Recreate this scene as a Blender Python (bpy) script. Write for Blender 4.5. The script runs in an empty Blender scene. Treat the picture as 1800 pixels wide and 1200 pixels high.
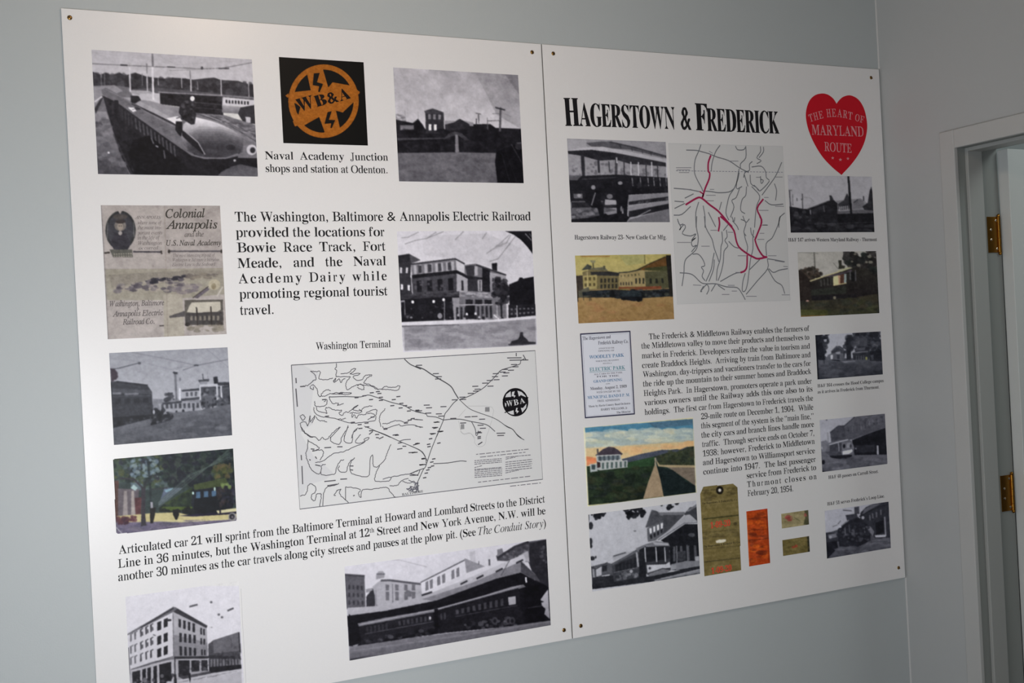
import bpy, bmesh, math, random
import numpy as np
from mathutils import Vector, Matrix

# ------------------------------------------------------------------ camera, light, exposure
SC = bpy.context.scene
COL = SC.collection
D = 2.57            # camera to the poster wall (m)
EYE = 1.57          # camera height (m)
XW = 2.511          # plane of the wall with the door
FPX = 2000.0        # focal length in pixels of the 1800 px frame
ROT = np.array([[0.898807707, -0.0472827327, 0.435785555],
                [-0.43522491, 0.0221094254, 0.900050249],
                [-0.0521918036, -0.998636829, -0.000706501115]])   # world <- camera (x right, y down, z forward)

cam_data = bpy.data.cameras.new('camera')
cam_data.sensor_width = 36.0
cam_data.lens = FPX * 36.0 / 1800.0
cam_data.clip_start = 0.02
cam = bpy.data.objects.new('camera', cam_data)
COL.objects.link(cam)
m = Matrix(((ROT[0, 0], -ROT[0, 1], -ROT[0, 2]), (ROT[1, 0], -ROT[1, 1], -ROT[1, 2]), (ROT[2, 0], -ROT[2, 1], -ROT[2, 2])))
cam.matrix_world = Matrix.Translation((0, 0, EYE)) @ m.to_4x4()
SC.camera = cam

SC.view_settings.view_transform = 'Standard'
SC.view_settings.look = 'None'
SC.view_settings.gamma = 1.0
SC.view_settings.use_curve_mapping = False
SC.view_settings.exposure = 0.0

world = bpy.data.worlds.new('daylight')
SC.world = world
world.use_nodes = True
bg = world.node_tree.nodes['Background']
bg.inputs[0].default_value = (0.75, 0.86, 1.0, 1)
bg.inputs[1].default_value = 1.0

def area(name, loc, aim, sx, sy, power, color):
    l = bpy.data.lights.new(name, 'AREA')
    l.shape = 'RECTANGLE'; l.size = sx; l.size_y = sy; l.energy = power; l.color = color
    o = bpy.data.objects.new(name, l); COL.objects.link(o)
    o.location = loc
    d = Vector(aim) - Vector(loc)
    o.rotation_euler = d.to_track_quat('-Z', 'Y').to_euler()
    return o

def bulb(name, loc, r, power, color):
    l = bpy.data.lights.new(name, 'POINT'); l.shadow_soft_size = r; l.energy = power; l.color = color
    o = bpy.data.objects.new(name, l); COL.objects.link(o); o.location = loc
    return o

area('window_daylight', (-1.82, 0.45, 1.15), (0.8, 1.8, 0.9), 1.4, 1.5, 12, (0.88, 0.96, 1.0))
fl = area('camera_flash', (0.14, 0.10, EYE - 0.38), (0.90, 2.57, 1.31), 0.30, 0.46, 15.5, (0.97, 0.98, 1.0))
fl.data.spread = math.radians(100)
bulb('ceiling_lamp', (0.75, 1.40, 2.72), 0.09, 12.5, (1.0, 0.76, 0.56))
area('hall_fill', (3.3, 1.2, 2.60), (3.1, 2.2, 1.2), 0.5, 0.5, 6, (0.92, 1.0, 0.97))  # unseen fill light, added in the hall to brighten the door leaf

# ------------------------------------------------------------------ materials
def mat(name, color, rough=0.5, metal=0.0, spec=0.5, bump=0.0, bscale=200.0, var=0.0):
    mt = bpy.data.materials.new(name); mt.use_nodes = True
    nt = mt.node_tree; b = nt.nodes['Principled BSDF']
    b.inputs['Base Color'].default_value = (*color, 1)
    b.inputs['Roughness'].default_value = rough
    b.inputs['Metallic'].default_value = metal
    b.inputs['Specular IOR Level'].default_value = spec
    if bump or var:
        tc = nt.nodes.new('ShaderNodeTexCoord')
        nz = nt.nodes.new('ShaderNodeTexNoise')
        nz.inputs['Scale'].default_value = bscale
        nz.inputs['Detail'].default_value = 3
        nt.links.new(tc.outputs['Object'], nz.inputs['Vector'])
        if bump:
            bp = nt.nodes.new('ShaderNodeBump')
            bp.inputs['Strength'].default_value = bump
            bp.inputs['Distance'].default_value = 0.001
            nt.links.new(nz.outputs['Fac'], bp.inputs['Height'])
            nt.links.new(bp.outputs['Normal'], b.inputs['Normal'])
        if var:
            r = nt.nodes.new('ShaderNodeMapRange')
            r.inputs['To Min'].default_value = 1 - var; r.inputs['To Max'].default_value = 1 + var
            mx = nt.nodes.new('ShaderNodeVectorMath'); mx.operation = 'SCALE'
            mx.inputs[0].default_value = color
            nt.links.new(nz.outputs['Fac'], r.inputs['Value'])
            nt.links.new(r.outputs['Result'], mx.inputs['Scale'])
            nt.links.new(mx.outputs['Vector'], b.inputs['Base Color'])
    return mt

def lin(c):
    c = np.asarray(c, float) / 255.0
    return np.where(c <= 0.04045, c / 12.92, ((c + 0.055) / 1.055) ** 2.4)

PAPER = np.array([0.765, 0.755, 0.755])
M_BOARD = mat('white_poster_board', tuple(PAPER), 0.34, bump=0.05, bscale=500, var=0.025)
M_EDGE = mat('board_core_edge', (0.20, 0.17, 0.15), 0.8)
M_WALL = mat('pale_blue_grey_wall_paint', (0.435, 0.468, 0.476), 0.55, bump=0.25, bscale=320)
M_WALL2 = mat('pale_grey_wall_paint', (0.43, 0.445, 0.45), 0.6, bump=0.25, bscale=320)
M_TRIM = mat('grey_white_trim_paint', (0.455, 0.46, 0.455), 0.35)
M_JAMB = mat('shaded_jamb_paint', (0.235, 0.25, 0.24), 0.4)  # trim grey darkened: shade of the doorway recess put into the colour
M_STOP = mat('shaded_stop_paint', (0.36, 0.37, 0.36), 0.4)  # part of the recess shade is in this grey, between trim and jamb
M_CAULK = mat('corner_caulk', (0.475, 0.48, 0.48), 0.5)
M_DOOR = mat('white_door_paint', (0.62, 0.64, 0.63), 0.35, bump=0.05, bscale=60)
M_BRASS = mat('brass', (0.30, 0.14, 0.022), 0.3, metal=1.0)
M_BRASSD = mat('aged_brass', (0.30, 0.17, 0.05), 0.35, metal=1.0)
M_SLOT = mat('screw_slot', (0.02, 0.012, 0.006), 0.6)
M_STEEL = mat('bright_screw', (0.8, 0.76, 0.66), 0.2, metal=1.0)
M_INK = mat('black_ink', (0.012, 0.011, 0.013), 0.5, spec=0.15)
M_FLOOR = mat('brown_floor', (0.12, 0.09, 0.07), 0.5, var=0.15, bscale=12)
M_CEIL = mat('white_ceiling', (0.62, 0.62, 0.6), 0.8)
M_FRAME = mat('window_frame_paint', (0.75, 0.75, 0.74), 0.4)
_inks = {}
def ink(c, w=205):
    """ink whose printed colour reads as sRGB c on paper that reads as sRGB w"""
    k = (tuple(np.atleast_1d(c)), w)
    if k not in _inks:
        a = np.broadcast_to(lin(c) / lin(w) * 0.76, (3,))
        _inks[k] = mat('ink_tone', tuple(np.clip(a, 0.004, 0.95)), 0.5, spec=0.15)
    return _inks[k]

def print_mat():
    mt = bpy.data.materials.new('printed_paper'); mt.use_nodes = True
    nt = mt.node_tree; b = nt.nodes['Principled BSDF']
    at = nt.nodes.new('ShaderNodeVertexColor'); at.layer_name = 'print'
    nt.links.new(at.outputs['Color'], b.inputs['Base Color'])
    b.inputs['Roughness'].default_value = 0.45
    b.inputs['Specular IOR Level'].default_value = 0.16
    return mt
M_PRINT = print_mat()

# ------------------------------------------------------------------ mesh helpers
def link(name, me, material, parent=None, origin=(0, 0, 0)):
    o = bpy.data.objects.new(name, me); COL.objects.link(o)
    if material: me.materials.append(material)
    if parent is not None: o.parent = parent
    return o

def mesh_from(name, verts, faces, origin=(0, 0, 0)):
    me = bpy.data.meshes.new(name)
    v = np.asarray(verts, float) - np.asarray(origin, float)
    me.from_pydata(v.tolist(), [], faces); me.update()
    return me

def box_bm(bm, lo, hi, bevel=0.0):
    r = bmesh.ops.create_cube(bm, size=1.0)
    vs = r['verts']
    for v in vs:
        v.co = Vector([lo[i] + (v.co[i] + 0.5) * (hi[i] - lo[i]) for i in range(3)])
    if bevel:
        es = list({e for v in vs for e in v.link_edges})
        bmesh.ops.bevel(bm, geom=es, offset=bevel, segments=2, affect='EDGES', profile=0.5)

def boxes(name, lst, material, parent=None, origin=(0, 0, 0), bevel=0.0):
    bm = bmesh.new()
    o = np.asarray(origin, float)
    for lo, hi in lst: box_bm(bm, np.array(lo) - o, np.array(hi) - o, bevel)
    me = bpy.data.meshes.new(name); bm.to_mesh(me); bm.free()
    return link(name, me, material, parent)

def struct(o, label=None):
    o['kind'] = 'structure'
    if label: o['label'] = label
    return o

# ------------------------------------------------------------------ poster plane: measured positions
def ray(x, y):
    return np.array([x - 900.0, y - 600.0, FPX]) @ ROT.T if np.isscalar(x) else \
        np.stack([np.asarray(x, float) - 900.0, np.asarray(y, float) - 600.0, np.full(np.shape(x), FPX)], -1) @ ROT.T
THICK = 0.006
YF = D - THICK          # front face of the boards
def plane(pts):
    """measured positions (N,2) -> (X, Z) on the front of the boards"""
    p = np.atleast_2d(np.asarray(pts, float))
    r = ray(p[:, 0], p[:, 1])
    k = YF / r[:, 1]
    return np.stack([r[:, 0] * k, r[:, 2] * k + EYE], 1)

# ART BEGIN
class Art:
    """a printed picture: painted on a fine grid that becomes a coloured mesh"""
    def __init__(s, quad, crop, paper=205, res=1.0, tint=(0, -1, 4), seed=1):
        q = plane(quad)
        s.x0 = (q[0, 0] + q[3, 0]) / 2; s.x1 = (q[1, 0] + q[2, 0]) / 2
        s.z1 = (q[0, 1] + q[1, 1]) / 2; s.z0 = (q[2, 1] + q[3, 1]) / 2
        qa = np.asarray(quad, float)
        wpx = (np.hypot(*(qa[1] - qa[0])) + np.hypot(*(qa[2] - qa[3]))) / 2
        hpx = (np.hypot(*(qa[3] - qa[0])) + np.hypot(*(qa[2] - qa[1]))) / 2
        s.w = int(round(wpx * res)); s.h = int(round(hpx * res))
        s.S = 2
        s.W, s.H = s.w * 2, s.h * 2
        s.ox, s.oy, s.sc = crop
        s.k = res * 2 / s.sc
        s.paper = paper; s.tint = tint
        s.img = np.zeros((s.H, s.W, 3)); s.img[:] = paper
        s.mask = np.ones((s.H, s.W), bool)
        s.rng = np.random.RandomState(seed)
        s.yy, s.xx = np.mgrid[0:s.H, 0:s.W] + 0.5
    def col(s, c):
        if np.ndim(c) == 0: return np.array([c + t for t in s.tint], float) + ((0, 0, 3) if any(s.tint) else 0)
        return np.array(c, float)
    def cv(s, flat):
        p = np.asarray(flat, float).reshape(-1, 2)
        q = plane(np.stack([s.ox + p[:, 0] / s.sc, s.oy + p[:, 1] / s.sc], 1))
        return np.stack([(q[:, 0] - s.x0) / (s.x1 - s.x0) * s.W, (s.z1 - q[:, 1]) / (s.z1 - s.z0) * s.H], 1)
    def _fill(s, p):
        a = np.floor(p.min(0)).astype(int); b = np.ceil(p.max(0)).astype(int) + 1
        x0, y0 = max(a[0], 0), max(a[1], 0); x1, y1 = min(b[0], s.W), min(b[1], s.H)
        if x1 <= x0 or y1 <= y0: return None
        X = s.xx[y0:y1, x0:x1]; Y = s.yy[y0:y1, x0:x1]
        ins = np.zeros(X.shape, bool)
        n = len(p)
        for i in range(n):
            ax, ay = p[i]; bx, by = p[(i + 1) % n]
            if ay == by: continue
            c = ((ay > Y) != (by > Y)) & (X < (bx - ax) * (Y - ay) / (by - ay) + ax)
            ins ^= c
        return (slice(y0, y1), slice(x0, x1)), ins
    def _put(s, f, c, a=1.0):
        if f is None: return
        sl, ins = f
        reg = s.img[sl]
        if np.ndim(a) or a < 1: reg[ins] = reg[ins] * (1 - a) + c * a
        else: reg[ins] = c
    def poly(s, flat, c, c2=None, a=1.0, d='v'):
        p = s.cv(flat); f = s._fill(p)
        if f is None: return s
        if c2 is None: s._put(f, s.col(c), a); return s
        sl, ins = f
        ax = (s.yy if d == 'v' else s.xx)[sl]
        i = 1 if d == 'v' else 0
        t = np.clip((ax - p[:, i].min()) / max(np.ptp(p[:, i]), 1e-6), 0, 1)[..., None]
        g = s.col(c) * (1 - t) + s.col(c2) * t
        reg = s.img[sl]; reg[ins] = reg[ins] * (1 - a) + g[ins] * a
        return s
    def line(s, flat, w, c, a=1.0):
        p = s.cv(flat); h = max(w * s.k / 2, 0.45)
        if w * s.k / 2 < 0.45: a = a * max(w * s.k / 0.9, 0.3)
        for i in range(len(p) - 1):
            d = p[i + 1] - p[i]; L = np.hypot(*d)
            if L < 1e-6: continue
            n = np.array([-d[1], d[0]]) / L * h; e = d / L * h * 0.3
            s._put(s._fill(np.array([p[i] + n - e, p[i + 1] + n + e, p[i + 1] - n + e, p[i] - n - e])), s.col(c), a)
        return s
    def ell(s, cx, cy, rx, ry, c, a=1.0, n=18):
        t = np.linspace(0, 2 * np.pi, n, endpoint=False)
        s._put(s._fill(s.cv(np.stack([cx + rx * np.cos(t), cy + ry * np.sin(t)], 1))), s.col(c), a); return s
    def dabs(s, flat, n, size, cols, a=0.8, asp=1.0):
        p = np.asarray(flat, float).reshape(-1, 2); lo, hi = p.min(0), p.max(0)
        cnt = 0; tries = 0
        while cnt < n and tries < n * 20:
            tries += 1
            q = lo + s.rng.rand(2) * (hi - lo)
            ins = False
            for i in range(len(p)):
                ax, ay = p[i]; bx, by = p[(i + 1) % len(p)]
                if (ay > q[1]) != (by > q[1]) and q[0] < (bx - ax) * (q[1] - ay) / (by - ay) + ax: ins = not ins
            if not ins: continue
            cnt += 1
            r = size * (0.5 + s.rng.rand())
            c = cols[s.rng.randint(len(cols))]
            s.ell(q[0], q[1], r * asp, r * (0.6 + 0.6 * s.rng.rand()), c, a, n=7)
        return s
    def wins(s, quad, nx, ny, fx, fy, c, a=1.0):
        q = np.asarray(quad, float).reshape(4, 2)      # TL TR BR BL
        f = lambda u, v: (q[0] * (1 - u) + q[1] * u) * (1 - v) + (q[3] * (1 - u) + q[2] * u) * v
        for j in range(ny):
            for i in range(nx):
                u0, u1 = (i + (1 - fx) / 2) / nx, (i + (1 + fx) / 2) / nx
                v0, v1 = (j + (1 - fy) / 2) / ny, (j + (1 + fy) / 2) / ny
                s.poly(np.array([f(u0, v0), f(u1, v0), f(u1, v1), f(u0, v1)]).ravel(), c, a=a)
        return s
    def cut(s, flat):
        f = s._fill(s.cv(flat)); m = np.zeros_like(s.mask)
        m[f[0]] = f[1]; s.mask &= m; return s
    def noise(s, amp, size, asp=1.0):
        gx = max(2, int(s.W / (size * 2 * asp)) + 2); gy = max(2, int(s.H / (size * 2)) + 2)
        g = s.rng.randn(gy, gx)
        u = np.linspace(0, gx - 1.001, s.W); v = np.linspace(0, gy - 1.001, s.H)
        i = u.astype(int); j = v.astype(int); fu = (u - i)[None, :]; fv = (v - j)[:, None]
        r = (g[j][:, i] * (1 - fu) + g[j][:, i + 1] * fu) * (1 - fv) + (g[j + 1][:, i] * (1 - fu) + g[j + 1][:, i + 1] * fu) * fv
        s.img += (r * amp)[..., None]; return s
    def done(s, blur=0.8, grain=3.0, mottle=3.0):
        if mottle: s.noise(mottle, 7); s.noise(mottle * 0.7, 3)
        if grain: s.noise(grain * 1.3, 1.0)
        if mottle:
            ref = s.img.copy(); n = np.zeros_like(s.img); s.img = n
            s.noise(0.06, 1.4); s.noise(0.06, 3.0, 1.5); s.noise(0.03, 9)
            wt = np.clip(1.02 - ref.mean(2, keepdims=True) / s.paper, 0.06, 0.8)
            s.img = ref + s.img * wt * (ref * 0.8 + 42)
        if blur:
            r = int(blur * 2 * 3) + 1; x = np.arange(-r, r + 1); k = np.exp(-x * x / (2 * (blur * 2) ** 2)); k /= k.sum()
            im = np.pad(s.img, ((r, r), (r, r), (0, 0)), 'edge')
            im = sum(im[:, i:i + s.W] * k[i] for i in range(2 * r + 1))
            s.img = sum(im[i:i + s.H] * k[i] for i in range(2 * r + 1))
        s.out = s.img.reshape(s.h, 2, s.w, 2, 3).mean((1, 3)).clip(0, 255)
        s.omask = s.mask.reshape(s.h, 2, s.w, 2).mean((1, 3)) > 0.5
        return s

def art_yard():
    a = Art([(161, 87.5), (443, 104.5), (453, 310), (172, 306)], (150, 80, 5.0), 206, seed=2)
    a.poly([0, 0, 1600, 0, 1600, 500, 0, 500], 178, 200)
    a.poly([60, 232, 90, 240, 130, 256, 180, 243, 230, 262, 300, 238, 350, 265, 440, 240, 540, 275, 620, 285, 700, 292, 760, 283, 870, 290, 950, 302, 1050, 290, 1130, 283, 1180, 302, 1250, 308, 1340, 312, 1400, 335, 1475, 345, 1480, 470, 1200, 450, 900, 420, 650, 400, 60, 380], 68)
    a.dabs([60, 250, 350, 260, 700, 295, 1480, 340, 1480, 440, 60, 360], 120, 26, [50, 60, 85, 95, 74], 0.6)
    a.poly([60, 355, 240, 350, 400, 370, 420, 480, 1510, 700, 1515, 1155, 90, 1155], 120)
    a.poly([70, 360, 260, 350, 330, 400, 160, 470, 90, 600, 75, 500], 150)
    a.poly([400, 385, 640, 372, 1480, 452, 1480, 480, 1200, 452, 660, 425, 500, 420], 95)
    a.poly([390, 392, 560, 400, 650, 430, 480, 440, 400, 420], 165)
    a.line([640, 410, 900, 425, 1200, 440, 1480, 462], 9, 150)
    a.poly([655, 420, 1200, 450, 1210, 612, 960, 592, 850, 540, 660, 515], 45)
    a.dabs([700, 440, 1190, 470, 1190, 590, 980, 580, 720, 500], 40, 18, [30, 62, 70, 40], 0.7, 1.6)
    a.line([960, 500, 1190, 520], 8, 82); a.line([970, 545, 1200, 565], 6, 78)
    a.poly([1205, 460, 1480, 482, 1480, 540, 1200, 525], 200)
    a.wins([1225, 478, 1440, 492, 1440, 522, 1225, 505], 8, 1, .5, 1, 50)
    a.poly([1200, 525, 1440, 545, 1350, 600, 1200, 590], 170, 120)
    a.poly([1360, 545, 1500, 520, 1500, 690, 1390, 680, 1340, 600], 62)
    a.poly([1405, 625, 1450, 630, 1450, 680, 1410, 675], 190)
    a.poly([960, 592, 1220, 612, 1500, 700, 1510, 870, 1390, 820, 1280, 730, 1100, 660], 128)
    for k in range(5):
        a.line([980 + 60 * k, 600 + 8 * k, 1250 + 40 * k, 690 + 15 * k, 1510, 850 - 28 * k], 7, [78, 165, 84, 150, 90][k])
    a.poly([480, 425, 655, 420, 660, 515, 690, 525, 560, 530, 470, 480], 190)
    a.poly([480, 478, 560, 485, 690, 520, 840, 545, 850, 625, 720, 640, 600, 570, 470, 510], 148)
    # car roof
    a.poly([145, 390, 180, 372, 330, 450, 470, 530, 640, 625, 800, 700, 870, 745, 1045, 955, 930, 965, 700, 800, 450, 620, 280, 495, 150, 430], 118)
    a.poly([330, 455, 420, 460, 620, 560, 800, 660, 800, 700, 640, 625, 470, 530], 165)
    a.line([410, 510, 620, 610, 790, 695], 14, 55)
    a.poly([375, 545, 430, 545, 450, 575, 420, 585], 225)
    a.poly([400, 440, 470, 445, 490, 480, 440, 510, 400, 500], 50)
    a.poly([430, 540, 480, 545, 490, 560, 450, 568], 60)
    a.poly([715, 640, 800, 622, 845, 630, 850, 665, 790, 690, 750, 665], 222)
    a.poly([860, 692, 900, 660, 970, 630, 1100, 660, 1200, 695, 1300, 745, 1370, 810, 1385, 880, 1350, 945, 1290, 975, 1200, 988, 1060, 985, 960, 960, 870, 880, 840, 800], 225, 58)
    for k in range(9):
        t = k / 8.; y = 740 + 150 * t
        a.poly([870 + 20 * t, y + 30, 1000, y - 30 + 20 * t, 1200, y - 25 + 12 * t, 1390, y + 40, 1350, 950, 1200, 990, 1045, 988, 960, 955], 150 - 92 * t ** .6, a=.5)
    a.poly([900, 930, 1045, 900, 1200, 920, 1340, 900, 1350, 945, 1200, 988, 1045, 985], 78, a=.55)
    a.poly([850, 745, 900, 770, 980, 840, 1040, 940, 1035, 955, 930, 870, 850, 790], 40)
    a.line([870, 750, 990, 850, 1050, 955], 10, 160)
    a.line([930, 960, 1050, 985, 1230, 988, 1340, 950], 10, 130)
    a.ell(1275, 895, 40, 26, 48, .8)
    # car side
    a.poly([155, 440, 280, 500, 450, 625, 700, 805, 930, 965, 1040, 995, 1230, 995, 1340, 970, 1310, 1080, 1200, 1140, 400, 1130, 310, 960, 200, 600], 58, 34)
    a.dabs([300, 640, 700, 850, 900, 1100, 420, 1100], 50, 22, [30, 38, 70, 82, 45], .5, .6)
    for k in range(11):
        x = 440 + k * 34; y = 640 + k * 24
        a.line([x, y, x + 12, y + 95 + 2 * k], 13, 98, .85)
    for k in range(7):
        x = 240 + k * 28; y = 500 + k * 20
        a.line([x, y, x + 4, y + 100], 9, 78, .7)
    a.poly([420, 830, 560, 790, 700, 900, 830, 1010, 850, 1150, 440, 1140, 380, 960], 26)
    a.line([620, 880, 640, 890], 14, 150); a.line([690, 920, 700, 990], 12, 105); a.line([580, 810, 600, 860], 12, 120)
    a.poly([255, 480, 290, 480, 310, 640, 290, 680, 265, 640], 45)
    # ground left
    a.poly([80, 580, 190, 580, 250, 780, 310, 960, 400, 1150, 100, 1150], 150, 78)
    a.dabs([90, 620, 190, 620, 360, 1120, 110, 1120], 40, 22, [105, 125, 140, 95, 78], .5, 1.6)
    a.poly([80, 560, 150, 440, 165, 450, 95, 600], 70)
    a.line([85, 495, 150, 450], 12, 205)
    a.ell(207, 940, 10, 9, 225)
    a.line([250, 780, 420, 1150], 14, 70, .7)
    for k in range(9): a.line([300 + 55 * k, 490 + 38 * k, 335 + 58 * k, 478 + 37 * k], 5, 96, .7)
    a.line([180, 385, 330, 460, 640, 640, 800, 720], 5, 160, .7); a.dabs([1150, 625, 1500, 700, 1510, 850, 1400, 790], 30, 12, [90, 150, 110, 70], .6, 2.5)
    # workmen on the roof
    a.poly([840, 480, 900, 465, 935, 500, 950, 570, 975, 600, 960, 690, 930, 695, 860, 650, 820, 590], 52)
    a.dabs([850, 490, 940, 490, 960, 680, 850, 640], 22, 13, [30, 75, 90, 36], .7)
    a.ell(940, 467, 20, 22, 232)
    a.poly([795, 665, 850, 668, 855, 740, 840, 800, 810, 770, 790, 740], 40)
    a.line([800, 640, 845, 625], 8, 90)
    # lower right
    a.poly([1330, 985, 1515, 990, 1515, 1075, 1400, 1050, 1290, 1060], 36)
    a.poly([1190, 1110, 1280, 1062, 1360, 1040, 1515, 1075, 1515, 1155, 1150, 1155], 84, 110)
    a.ell(1460, 915, 46, 46, 190); a.ell(1468, 918, 24, 26, 60)
    a.ell(1310, 1008, 12, 10, 180)
    # poles and wires
    for x, y0, y1, w, c in ((590, 75, 190, 14, 120), (590, 190, 475, 17, 214), (540, 160, 250, 9, 130), (542, 250, 405, 11, 190), (390, 195, 405, 13, 205), (920, 225, 300, 8, 120), (926, 300, 402, 13, 190), (1190, 300, 440, 10, 190), (845, 290, 375, 8, 180), (640, 290, 350, 6, 165), (985, 320, 390, 6, 160), (1432, 330, 450, 8, 175), (140, 240, 350, 6, 140), (170, 250, 350, 5, 130), (500, 250, 350, 6, 140)):
        a.line([x, y0, x + (y1 - y0) * .03, y1], w, c)
    a.line([60, 162, 330, 176, 700, 192, 1020, 207, 1200, 202, 1465, 152], 6, 120)
    a.line([310, 173, 370, 177], 11, 70); a.line([720, 190, 790, 194], 10, 80); a.line([1170, 203, 1260, 204], 10, 80); a.line([740, 222, 1020, 212], 5, 150)
    a.ell(1024, 200, 11, 14, 80)
    a.line([600, 70, 800, 170, 1465, 130], 3, 160, .6); a.line([60, 60, 590, 130, 900, 110], 3, 165, .6)
    return a.done(0.75, 3, 4)

def art_logo():
    a = Art([(490.3, 100.5), (639.6, 109.2), (646, 255.2), (497.8, 252)], (460, 90, 5.217), 206, res=1.5, tint=(0, 0, 0))
    K = (17, 9, 7); O = (168, 98, 28)
    a.poly([0, 0, 1300, 0, 1300, 1300, 0, 1300], K)
    a.ell(567, 458, 322, 336, O, n=48)
    a.poly([860, 345, 897, 372, 897, 385, 868, 412], O); a.poly([248, 385, 218, 408, 236, 425, 250, 425], O); a.poly([285, 640, 305, 690, 355, 672, 330, 620], O)
    def arc(a0, a1):
        t = np.radians(np.linspace(a0, a1, 9)); return list(np.stack([567 + 274 * np.cos(t), 458 + 288 * np.sin(t)], 1).ravel())
    a.poly([450, 358] + arc(197, 237), K)
    a.poly(arc(269, 330) + [650, 285, 610, 332], K)
    a.poly([527, 603, 577, 740] + arc(90, 130), K)
    a.poly([742, 562] + arc(2, 57) + [680, 545], K)
    a.poly([478, 205, 532, 200, 507, 285, 562, 302, 532, 375, 518, 372, 527, 322, 468, 312], K)
    a.poly([604, 558, 641, 550, 615, 628, 673, 632, 641, 705, 630, 702, 637, 660, 576, 665], K)
    a.poly([300, 475, 318, 482, 356, 512, 336, 582, 322, 560], K)
    return a.done(0.35, 1.5, 2)

def art_station():
    a = Art([(692, 119.5), (909.5, 131), (921.5, 322), (700.5, 318.5)], (680, 110, 5.456), 200, seed=5)
    a.poly([0, 0, 1400, 0, 1400, 700, 0, 700], 160, 196)
    a.poly([60, 40, 420, 60, 200, 320, 60, 400], 178, a=.6)
    a.poly([850, 100, 1280, 110, 1290, 640, 1050, 500], 145, a=.6); a.poly([1120, 100, 1280, 110, 1280, 330], 120, a=.55)
    a.noise(7, 26); a.noise(4, 12)
    a.dabs([80, 470, 180, 540, 180, 600, 80, 600], 25, 16, [120, 105, 140], .5)
    a.poly([80, 545, 250, 580, 300, 540, 340, 590, 370, 640, 560, 640, 560, 590, 640, 570, 700, 540, 780, 590, 850, 590, 990, 590, 1040, 625, 1290, 635, 1320, 1160, 60, 1160], 38)
    a.poly([130, 600, 260, 600, 260, 640, 130, 650], 120)
    a.poly([555, 555, 680, 560, 700, 550, 830, 575, 830, 610, 555, 595], 150)
    a.poly([555, 595, 640, 575, 700, 540, 790, 590, 800, 640, 560, 650], 52)
    a.poly([370, 470, 545, 480, 550, 680, 375, 680], 58); a.poly([360, 465, 440, 440, 545, 478, 545, 492, 370, 490], 72)
    a.wins([385, 495, 530, 498, 530, 545, 385, 545], 3, 1, .5, 1, 132)
    a.wins([390, 592, 490, 592, 490, 650, 390, 650], 2, 1, .5, 1, 232)
    a.poly([280, 590, 300, 535, 320, 590, 345, 620, 345, 690, 280, 700], 30)
    a.dabs([90, 640, 1080, 660, 1060, 850, 100, 850], 60, 28, [24, 34, 48, 28, 42], .6, 1.5)
    a.poly([100, 722, 560, 720, 640, 700, 560, 730, 100, 745], 78)
    a.poly([590, 680, 650, 660, 720, 680, 800, 750, 740, 740, 690, 700, 640, 700, 540, 740], 72)
    a.poly([655, 690, 680, 690, 692, 855, 655, 860], 130)
    a.poly([1080, 430, 1098, 430, 1092, 660, 1072, 660], 95); a.line([1040, 432, 1130, 455], 14, 60)
    a.line([850, 485, 900, 495], 8, 95); a.line([878, 490, 880, 580], 10, 95); a.line([858, 540, 856, 600], 9, 70); a.line([960, 560, 1090, 555], 6, 90); a.line([962, 530, 966, 640], 7, 100)
    a.line([1010, 490, 1080, 490], 5, 110); a.line([1100, 480, 1190, 520], 4, 130)
    a.line([175, 460, 180, 560], 4, 120); a.line([300, 480, 305, 560], 4, 130)
    a.poly([100, 865, 660, 858, 1045, 865, 1040, 930, 1060, 1160, 100, 1160], 112, 100)
    a.dabs([110, 880, 1040, 880, 1050, 1140, 110, 1140], 70, 30, [96, 104, 120, 90, 112], .5, 2)
    a.poly([1050, 850, 1300, 760, 1320, 1165, 1060, 1160, 1035, 950], 24)
    a.line([1100, 870, 1180, 1160], 5, 62); a.line([1190, 780, 1310, 990], 7, 74); a.line([1130, 830, 1250, 1160], 4, 42)
    a.ell(1265, 800, 40, 36, 62, .9); a.line([1240, 770, 1290, 770], 8, 110)
    return a.done(0.75, 4, 4)

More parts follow.
